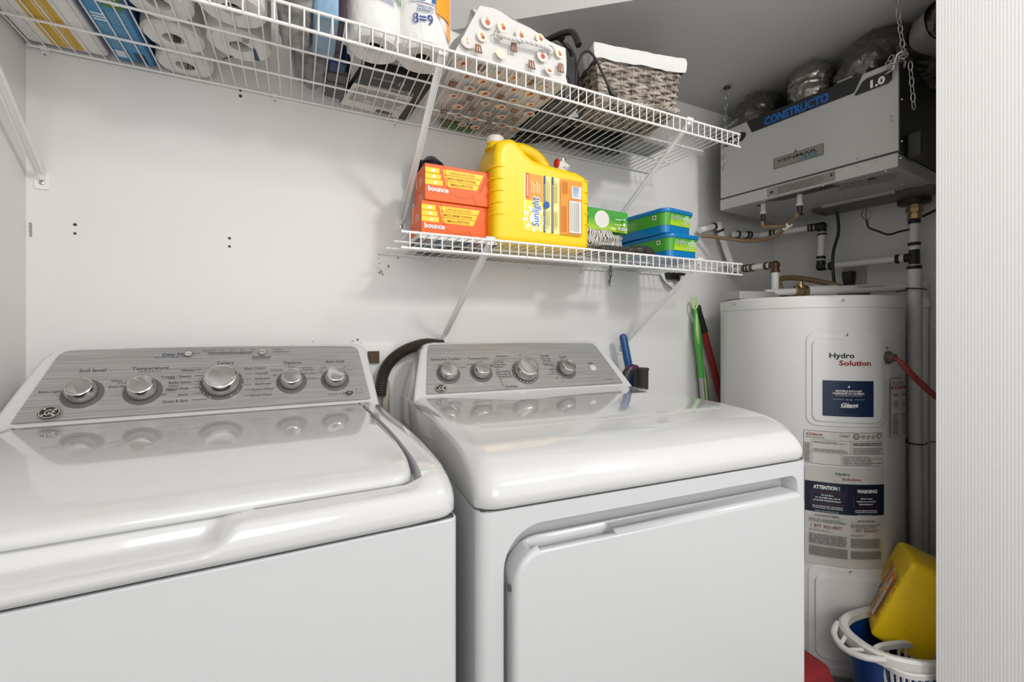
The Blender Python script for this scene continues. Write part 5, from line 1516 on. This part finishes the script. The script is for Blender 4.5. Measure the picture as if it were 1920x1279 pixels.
# chains
def chain(name, label, p0, p1, group='hanging chains'):
    T_ = thing(name, label, 'chain', p0, group=group)
    a = Vector(p0); b = Vector(p1); L = (b - a).length; nlk = max(3, int(L / .0205)); d_ = (b - a).normalized()
    s1 = d_.cross(Vector((.3, 1, .1))).normalized(); s2 = d_.cross(s1)
    mb = MB()
    for i in range(nlk):
        c_ = a + (b - a) * ((i + .5) / nlk); sd_ = s1 if i % 2 else s2
        mb.tube([c_ + d_ * (.0135 * cos(q_)) + sd_ * (.0056 * sin(q_)) for q_ in [rad(k) for k in range(0, 360, 36)]], .0013, 5, closed=True)
    obj('links', mb, mat('zinc', (.45, .44, .42), .3, metal=.8), T_)
    return T_
Ct = chain('hanging_chain', 'zinc chain from a ceiling hook down past the far top corner of the air exchanger', (1.497, 1.165, ZC - .004), (1.487, 1.175, 1.715))
obj('ceiling_hook', MB().lathe([(.014, 0), (.012, .004), (.004, .008)][::-1], 12, Matrix.Translation((1.497, 1.165, ZC - .008))), flat('4b4743'), Ct)
mb = MB()
for k in range(5): mb.tube([(1.487 - .004, 1.185 - k * .017 + .009 * cos(q_), 1.890 + .003 * k + .004 * sin(q_)) for q_ in [rad(a) for a in range(0, 360, 36)]], .0013, 5, closed=True)
obj('loose_links', mb, mat('zinc'), Ct)
Ct = chain('hanging_chain', 'zinc chain bunched round the hook at the near top corner of the air exchanger', (1.520, .640, ZC - .002), (1.535, .628, 1.893))
mb = MB(); random.seed(3)
for k in range(15):
    c_ = Vector((1.530 + random.uniform(-.012, .008), .640 + random.uniform(-.018, .022), 1.878 + random.uniform(-.020, .020))); ax = Vector((random.uniform(-1, 1), random.uniform(-1, 1), random.uniform(-1, 1))).normalized()
    s1 = ax.cross(Vector((.2, .3, 1))).normalized(); s2 = ax.cross(s1)
    mb.tube([c_ + s1 * (.0105 * cos(q_)) + s2 * (.0048 * sin(q_)) for q_ in [rad(a) for a in range(0, 360, 36)]], .0015, 5, closed=True)
mb.tube([(1.532, .652, 1.86), (1.526, .640, 1.895), (1.528, .628, 1.90)], .004, 8)
obj('bunched_links', mb, mat('zinc'), Ct)
chain('hanging_chain', 'loose zinc chain end dangling beside the dark side of the air exchanger', (1.545, .618, 1.868), (1.552, .612, 1.735))
# flexible ducts
DUC = mat('black_duct_film', (.045, .040, .034), .25, coat=.9, bump=1.0, bscale=30, stretch=(.6, .6, 3.5))
FOIL = mat('crinkled_foil', (.22, .21, .19), .18, metal=.75, coat=.6, bump=1.0, bscale=30, stretch=(1, 1, 2.6))
def duct(label, pts, r, m, seed=0, sq=1.0):
    T_ = thing('flexible_duct', label, 'duct', pts[0], group=None)
    P_ = bez(pts, 16); n_ = len(P_); mb = MB()
    prev = None; rings = []
    for i, p in enumerate(P_):
        t = (P_[min(i + 1, n_ - 1)] - P_[max(i - 1, 0)]).normalized()
        a = Vector((0, 1, 0)) if prev is None else prev
        nr = (a - t * a.dot(t)).normalized(); prev = nr; bn = t.cross(nr)
        rr = r * (1 + .07 * sin(i * 1.1) * (.4 + .6 * NZ.noise(Vector((i * .4, seed, 0)))) - .18 * max(0, 1 - i / 4))
        ring_ = []
        for k in range(90):
            q_ = 2 * pi * k / 90
            f = 1 + .10 * NZ.noise(Vector((cos(q_) * 2 + seed, sin(q_) * 2, i * .22))) - .11 * abs(NZ.noise(Vector((cos(q_) * 3.2 + seed, sin(q_) * 3.2, i * .75)))) - .06 * abs(NZ.noise(Vector((cos(q_) * 8 + seed, sin(q_) * 8, i * 1.3))))
            v = p + (nr * cos(q_) + bn * sin(q_)) * rr * f
            v.z = min(v.z, ZC - .002)
            ring_.append(v)
        rings.append(ring_)
    mb.loft(rings)
    obj('sleeve', mb, m, T_, sharp=80)
    return T_
zt_ = HZ1 + .004
duct('black plastic flexible duct bulging on the air exchanger, nearest the back wall', [(1.60, 1.135, zt_), (1.60, 1.135, zt_ + .04), (1.65, 1.14, zt_ + .085), (1.76, 1.15, zt_ + .09), (1.95, 1.16, zt_ + .09)], .076, DUC, 1)
duct('crinkled silvery black duct standing on the air exchanger behind the blue lettering', [(1.62, .925, zt_), (1.61, .925, zt_ + .05), (1.63, .93, zt_ + .095), (1.73, .96, zt_ + .095), (1.9, .99, zt_ + .09)], .066, FOIL, 4)
dd_ = duct('black plastic duct running down to the nearest collar on the air exchanger', [(1.66, .80, zt_ ), (1.64, .78, zt_ + .05), (1.66, .74, zt_ + .095), (1.75, .70, zt_ + .09), (1.92, .64, zt_ + .085)], .074, DUC, 8)
d3 = duct('black duct wrapped in grey tape at the near end of the air exchanger', [(1.80, .72, zt_ + .005), (1.78, .69, zt_ + .06), (1.72, .640, zt_ + .085), (1.66, .590, zt_ + .085), (1.62, .545, zt_ + .08)], .062, DUC, 12)
tp = MB()
TAPE = mat('duct_tape', (.33, .32, .30), .35, metal=.35, bump=.5, bscale=40)
c0 = Vector((1.650, .583, zt_ + .085)); ax = Vector((-.55, -.62, 0)).normalized(); e1 = Vector((0, 0, 1)); e2 = ax.cross(e1)
tp.loft([[c0 + ax * s_ + (e1 * cos(q_) + e2 * sin(q_)) * (.066 + .002 * sin(5 * q_ + s_ * 60)) for q_ in [2 * pi * k / 40 for k in range(40)]] for s_ in (-.035, -.01, .015, .035)], cap=False)
tp.v = [(a, b, min(c, ZC - .001)) for a, b, c in tp.v]
obj('tape_band', tp, TAPE, d3)
for (u, v) in ((.42, .03),):
    tag(obj('duct_tape_scrap', hbox(.40, .44, -.030, .002, HZ1 + .004, HZ1 + .0085), TAPE, None, bevel=.001), 'small scrap of pale tape lying on the front top edge of the air exchanger', 'tape')
# collar blocks
for u in (.08, .27, .43): obj('duct_collar', MB().lathe([(.06, 0), (.06, .02), (.058, .022)], 30, Matrix.Translation(hp(u, -.10, HZ1))), DKS, T)
# cables
tag(obj('power_cord', MB().tube(bez([(1.88, .98, 1.582), (1.885, .975, 1.50), (1.87, .985, 1.42), (1.866, .985, 1.35), (1.875, .98, 1.262)], 8), .0055, 10), BLACK), 'black power cord hanging from the air exchanger down to the heater', 'cord')
T = thing('low_voltage_wire', 'thin brown wire hanging in a bend below the air exchanger to the brass vent fitting', 'wire', (1.85, .85, 1.5))
w0 = hp(.39, -.30, HZ0 - .03)
mb = MB().tube(bez([(1.845, .862, 1.512), (1.848, .858, 1.485), (1.865, .835, 1.468), (1.885, .815, 1.455), (1.91, .795, 1.463), (1.945, .778, 1.472)], 6), .0036, 8); obj('cable', mb, flat('2a211b'), T)
for k, c_ in enumerate(('7a3a2e', '2f2b28', '8b8780')):
    obj('wire_strand', MB().tube(bez([(1.842, .87 - .008 * k, 1.553), (1.835 + .006 * k, .875 - .012 * k, 1.530), (1.845, .862, 1.508)], 4), .0013, 5), flat(c_), T)
tag(obj('wall_cable', MB().tube([(1.975, .755, 1.515), (2.0, .70, 1.545), (2.03, .64, 1.56), (2.036, .55, 1.57)], .0045, 8), flat('2a211b')), 'dark cable rising from the brass vent fitting along the wall', 'cable')
# wall plate and plug behind the heater
T = thing('wall_plug', 'black plug in a white wall plate above the water heater', 'plug', (2.03, 1.03, 1.30))
obj('wall_plate', MB().box((2.032, .955, 1.255), (2.0395, 1.035, 1.375)), flat('b7b3ac'), T, bevel=.002)
obj('plug_body', MB().loft([[(x, y, z) for x, y in rrect(1.995 + e, .985 + e, 2.032, 1.022 - e, .006, 4)] for e, z in ((.008, 1.285), (.004, 1.30), (0, 1.335), (.0, 1.352))]), BLACK, T)
obj('cable', MB().tube(bez([(2.012, 1.003, 1.29), (2.0, 1.01, 1.262), (1.96, .98, 1.262), (1.93, .92, 1.262)], 5), .005, 8), BLACK, T)
# ================================================================== poles beside the heater
AL = mat('aluminium_pole', (.55, .54, .52), .3, metal=.8)
def pole(name, label, cat, pts): return thing(name, label, cat, pts)
T = thing('floor_squeegee', 'green plastic hanging handle on an aluminium pole leaning on the back wall', 'pole', (1.53, 1.28, 0))
GP = mat('green_grip', hx('4fae4b'), .35); GP2 = mat('lime_grip', hx('b9d98a'), .35)
def oval(path, radii, seg=16):
    mb = MB(); P_ = [Vector(p) for p in path]; rings = []
    for p, (a, b) in zip(P_, radii):
        rings.append([p + Vector((a * cos(q_), b * sin(q_), 0)) for q_ in [2 * pi * k / seg for k in range(seg)]])
    return mb.loft(rings)
gp = lambda t: Vector((1.472 + (1.527 - 1.472) * t, 1.293, 1.205 - .45 * t))
obj('grip', oval([gp(-.0), gp(.06), gp(.14), gp(.26), gp(.40), gp(.52), gp(.64)], [(.006, .005), (.010, .008), (.016, .011), (.019, .012), (.015, .011), (.012, .010), (.0125, .0125)]), GP, T)
obj('hanging_loop', MB().tube([gp(-.04) + Vector((.011 * cos(q_), 0, .024 * sin(q_) + .002)) for q_ in [rad(a) for a in range(0, 360, 24)]], .0042, 8, closed=True), GP2, T)
obj('soft_inlay', oval([gp(.05) + Vector((-.006, -.007, 0)), gp(.2) + Vector((-.009, -.008, 0)), gp(.36) + Vector((-.006, -.006, 0))], [(.003, .003), (.010, .006), (.004, .003)]), GP2, T)
obj('tube', MB().tube([gp(.63), gp(2.60)], .0105, 14), AL, T)
T = thing('floor_mop', 'darker green mop handle with a lime inlay standing between the silver and red poles', 'pole', (1.56, 1.30, 0))
g2 = lambda t: Vector((1.517 + .055 * t, 1.302, .985 - .30 * t))
obj('grip', oval([g2(0), g2(.15), g2(.5), g2(1.0), g2(1.4)], [(.008, .006), (.013, .010), (.014, .011), (.0125, .011), (.0125, .0125)]), flat('2f7f3a', .35), T)
obj('soft_inlay', oval([g2(.0) + Vector((-.003, -.008, .0)), g2(.3) + Vector((-.006, -.008, 0)), g2(.7) + Vector((-.003, -.007, 0))], [(.003, .003), (.009, .006), (.003, .003)]), GP2, T)
obj('tube', MB().tube([g2(1.3), g2(3.05)], .0105, 14), AL, T)
T = thing('broom', 'red metal broom handle with a black cap leaning beside the water heater', 'pole', (1.60, 1.27, 0))
rp2 = lambda t: Vector((1.492 + (1.660 - 1.492) * t, 1.300, 1.218 - .465 * t))
obj('tube', MB().tube([rp2(.20), rp2(2.45)], .0125, 16), mat('red_pole', hx('9c1f1c'), .3, coat=.3), T)
obj('cap', MB().tube([rp2(0), rp2(.01), rp2(.035), rp2(.05), rp2(.22), rp2(.24)], [.009, .0125, .0125, .011, .0145, .0148], 14), BLACK, T)
T = thing('blue_brush', 'dark blue perforated brush handle propped in the corner behind the dryer', 'handle', (1.10, 1.28, .5))
bq = lambda t: Vector((1.072 + .046 * t, 1.268, 1.098 - .19 * t))
obj('grip', MB().tube([bq(-.02), bq(0), bq(.04), bq(1.4)], [.006, .012, .0145, .0155], 16), mat('blue_handle', hx('1d4f86'), .3, coat=.3), T)
dh = MB()
for k in range(14): dh.sphere(bq(.08 + k * .07) + Vector((.002, -.0150, 0)), .0028, 8, sc=(1, .4, 1))
obj('grip_dot', dh, flat('0f2b4e'), T)
obj('shaft', MB().tube([bq(1.35), bq(5.7)], .0115, 12), AL, T)
# vacuum nozzle holder at the dryer's back right corner
T = thing('vacuum_wand', 'dark grey and purple vacuum nozzle with an open round tube, behind the dryer corner', 'vacuum nozzle', (1.07, 1.22, .8))
DG2 = mat('dark_grey_plastic')
mb = MB().lathe([(.021, 0), (.023, .02), (.024, .10), (.026, .103), (.026, .110), (.023, .110), (.020, .02), (.0002, .02)], 28, Matrix.Translation((1.099, 1.200, .872)))
obj('open_tube', mb, DG2, T)
mb = MB().tube(bez([(1.030, 1.215, .87), (1.032, 1.213, .93), (1.045, 1.212, .968), (1.062, 1.212, .978), (1.080, 1.212, .970)], 6), [.016] * 12 + [.015] * 13, 14)
obj('neck', mb, DG2, T)
mb = MB().tube(bez([(1.046, 1.209, .972), (1.062, 1.209, .984), (1.085, 1.209, .980)], 6), [.013] * 6 + [.012] * 7, 12)
obj('purple_cover', mb, flat('4a2a4c', .35), T)
# ================================================================== behind the washer and dryer
T = thing('drain_hose', 'dark brown corrugated hose arching from the wall behind the two machines', 'hose', (.25, 1.28, .9))
P_ = bez([(.215, 1.292, .93), (.222, 1.292, .985), (.240, 1.292, 1.022), (.268, 1.292, 1.048), (.305, 1.292, 1.066), (.35, 1.292, 1.076), (.40, 1.292, 1.07)], 20)
obj('corrugated_tube', MB().tube(P_, [.0150 + .0022 * (i % 2) for i in range(len(P_))], 18), mat('brown_hose', (.045, .035, .028), .4), T, sharp=20)
T = thing('supply_box', 'white wall box with a brown wooden block between the machines', 'wall box', (.21, 1.32, .85))
obj('plate', MB().box((.150, 1.322, .80), (.262, YB, 1.075)), PLW, T, bevel=.002)
obj('wood_block', MB().box((.185, 1.312, 1.022), (.216, 1.3235, 1.056)), flat('4f3f2e', .7), T)
tag(obj('water_pipe', MB().tube([(.232, 1.305, .55), (.232, 1.305, .97)], .011, 12), flat('b9b2a4')), 'pale vertical water pipe on the wall between the machines', 'pipe')
# ================================================================== floor corner: baskets, jug, red bag
RB_ = MB()
RB_.loft([[(x + .008 * NZ.noise(Vector((x * 30, y * 30, z * 20))), y, z) for x, y in rrect(1.14 + e, .68 + e, x1_, .815 - e, .03, 8)] for z, x1_, e in ((.001, 1.375, 0), (.05, 1.37, 0), (.10, 1.352, .004), (.15, 1.333, .004), (.20, 1.31, .010), (.212, 1.29, .025))])
tag(obj('red_bag', RB_, mat('red_fabric', hx('7d1a1d'), .8, bump=.6, bscale=25)), 'red fabric bag slumped on the floor between dryer and water heater', 'bag')
T = thing('laundry_tub', 'blue tub with a wide white rim and handle loop, on the floor before the heater', 'tub', (1.58, .592, 0), rad(-17))
def el(z, rx, ry, c=(1.58, .592), n=64, pw=2.6, dent=0):
    out = []
    for k in range(n):
        q_ = 2 * pi * k / n; cc, s_ = cos(q_), sin(q_)
        x = math.copysign(abs(cc) ** (2 / pw), cc) * rx; y = math.copysign(abs(s_) ** (2 / pw), s_) * ry
        a = rad(-18); zz = z + dent * max(0, -cc) ** 4
        out.append((c[0] + x * cos(a) - y * sin(a), c[1] + x * sin(a) + y * cos(a), zz))
    return out
mb = MB(); mb.loft([el(.002, .175, .085), el(.01, .18, .088), el(.27, .225, .110)], cap=False); mb.loft([el(.270, .219, .105), el(.012, .172, .080), el(.006, .168, .078)], cap=True)
mb.f.pop(-2); mb.m.pop(-2)
obj('tub_body', mb, mat('blue_tub_plastic', hx('0f3f7c'), .3, coat=.2), T)
mb = MB(); mb.loft([el(.250, .222, .107), el(.253, .236, .118), el(.278, .238, .120), el(.284, .232, .114), el(.280, .215, .101), el(.262, .214, .100)], cap=False)
obj('white_rim', mb, mat('white_tub_plastic', (.60, .59, .56), .4), T)
mb = MB()
a = rad(-18)
def lp(x, y, z): return (1.58 + x * cos(a) - y * sin(a), .592 + x * sin(a) + y * cos(a), z)
mb.tube(bez([lp(-.215, .070, .274), lp(-.252, .045, .266), lp(-.268, 0, .260), lp(-.252, -.045, .266), lp(-.215, -.070, .274)], 8), .008, 10)
mb.tube([lp(-.225, .03, .272), lp(-.262, .012, .262)], .005, 8)
mb.tube([lp(-.225, -.03, .272), lp(-.262, -.012, .262)], .005, 8)
obj('handle_loop', mb, mat('white_tub_plastic'), T)
# slotted basket standing in front inside the tub
T = thing('slotted_basket', 'white plastic basket with upright slots, in front of the blue tub', 'basket', (1.458, .575, .008), rad(-17))
c2_ = (1.458, .575)
WB = mat('white_tub_plastic')
def e2(z, rx, ry, n=120): return el(z, rx, ry, c2_, n, 2.8)
mb = MB(); mb.loft([e2(.242, .092, .056), e2(.245, .096, .060), e2(.256, .097, .061), e2(.260, .093, .058), e2(.256, .086, .050), e2(.242, .086, .050)], cap=False)
obj('rim', mb, WB, T)
mb = MB(); mb.loft([e2(.014, .062, .038), e2(.016, .060, .036)], cap=True); mb.loft([e2(.014, .062, .039), e2(.04, .064, .041)], cap=False)
lo_, hi_ = e2(.04, .065, .042), e2(.244, .090, .056)
for k in range(0, 120, 2):
    if k % 4 == 0: mb.tube([lo_[k], hi_[k]], .0038, 6)
obj('slotted_wall', mb, WB, T)
R_ = Matrix.Rotation(rad(21), 4, Vector((.90, .42, 0)).normalized()) @ Matrix.Rotation(rad(31), 4, 'Z')
J2 = jug('detergent_jug', 'yellow detergent jug leaning in the blue tub on the floor', (0, 0, 0), (0, 0, 0), tap=False)
J2.rotation_euler = R_.to_euler()
J2.scale = (.56, 1, .93)
J2.location = Vector((1.530, .580, .345)) - (R_ @ Vector((0, .07, .140)))
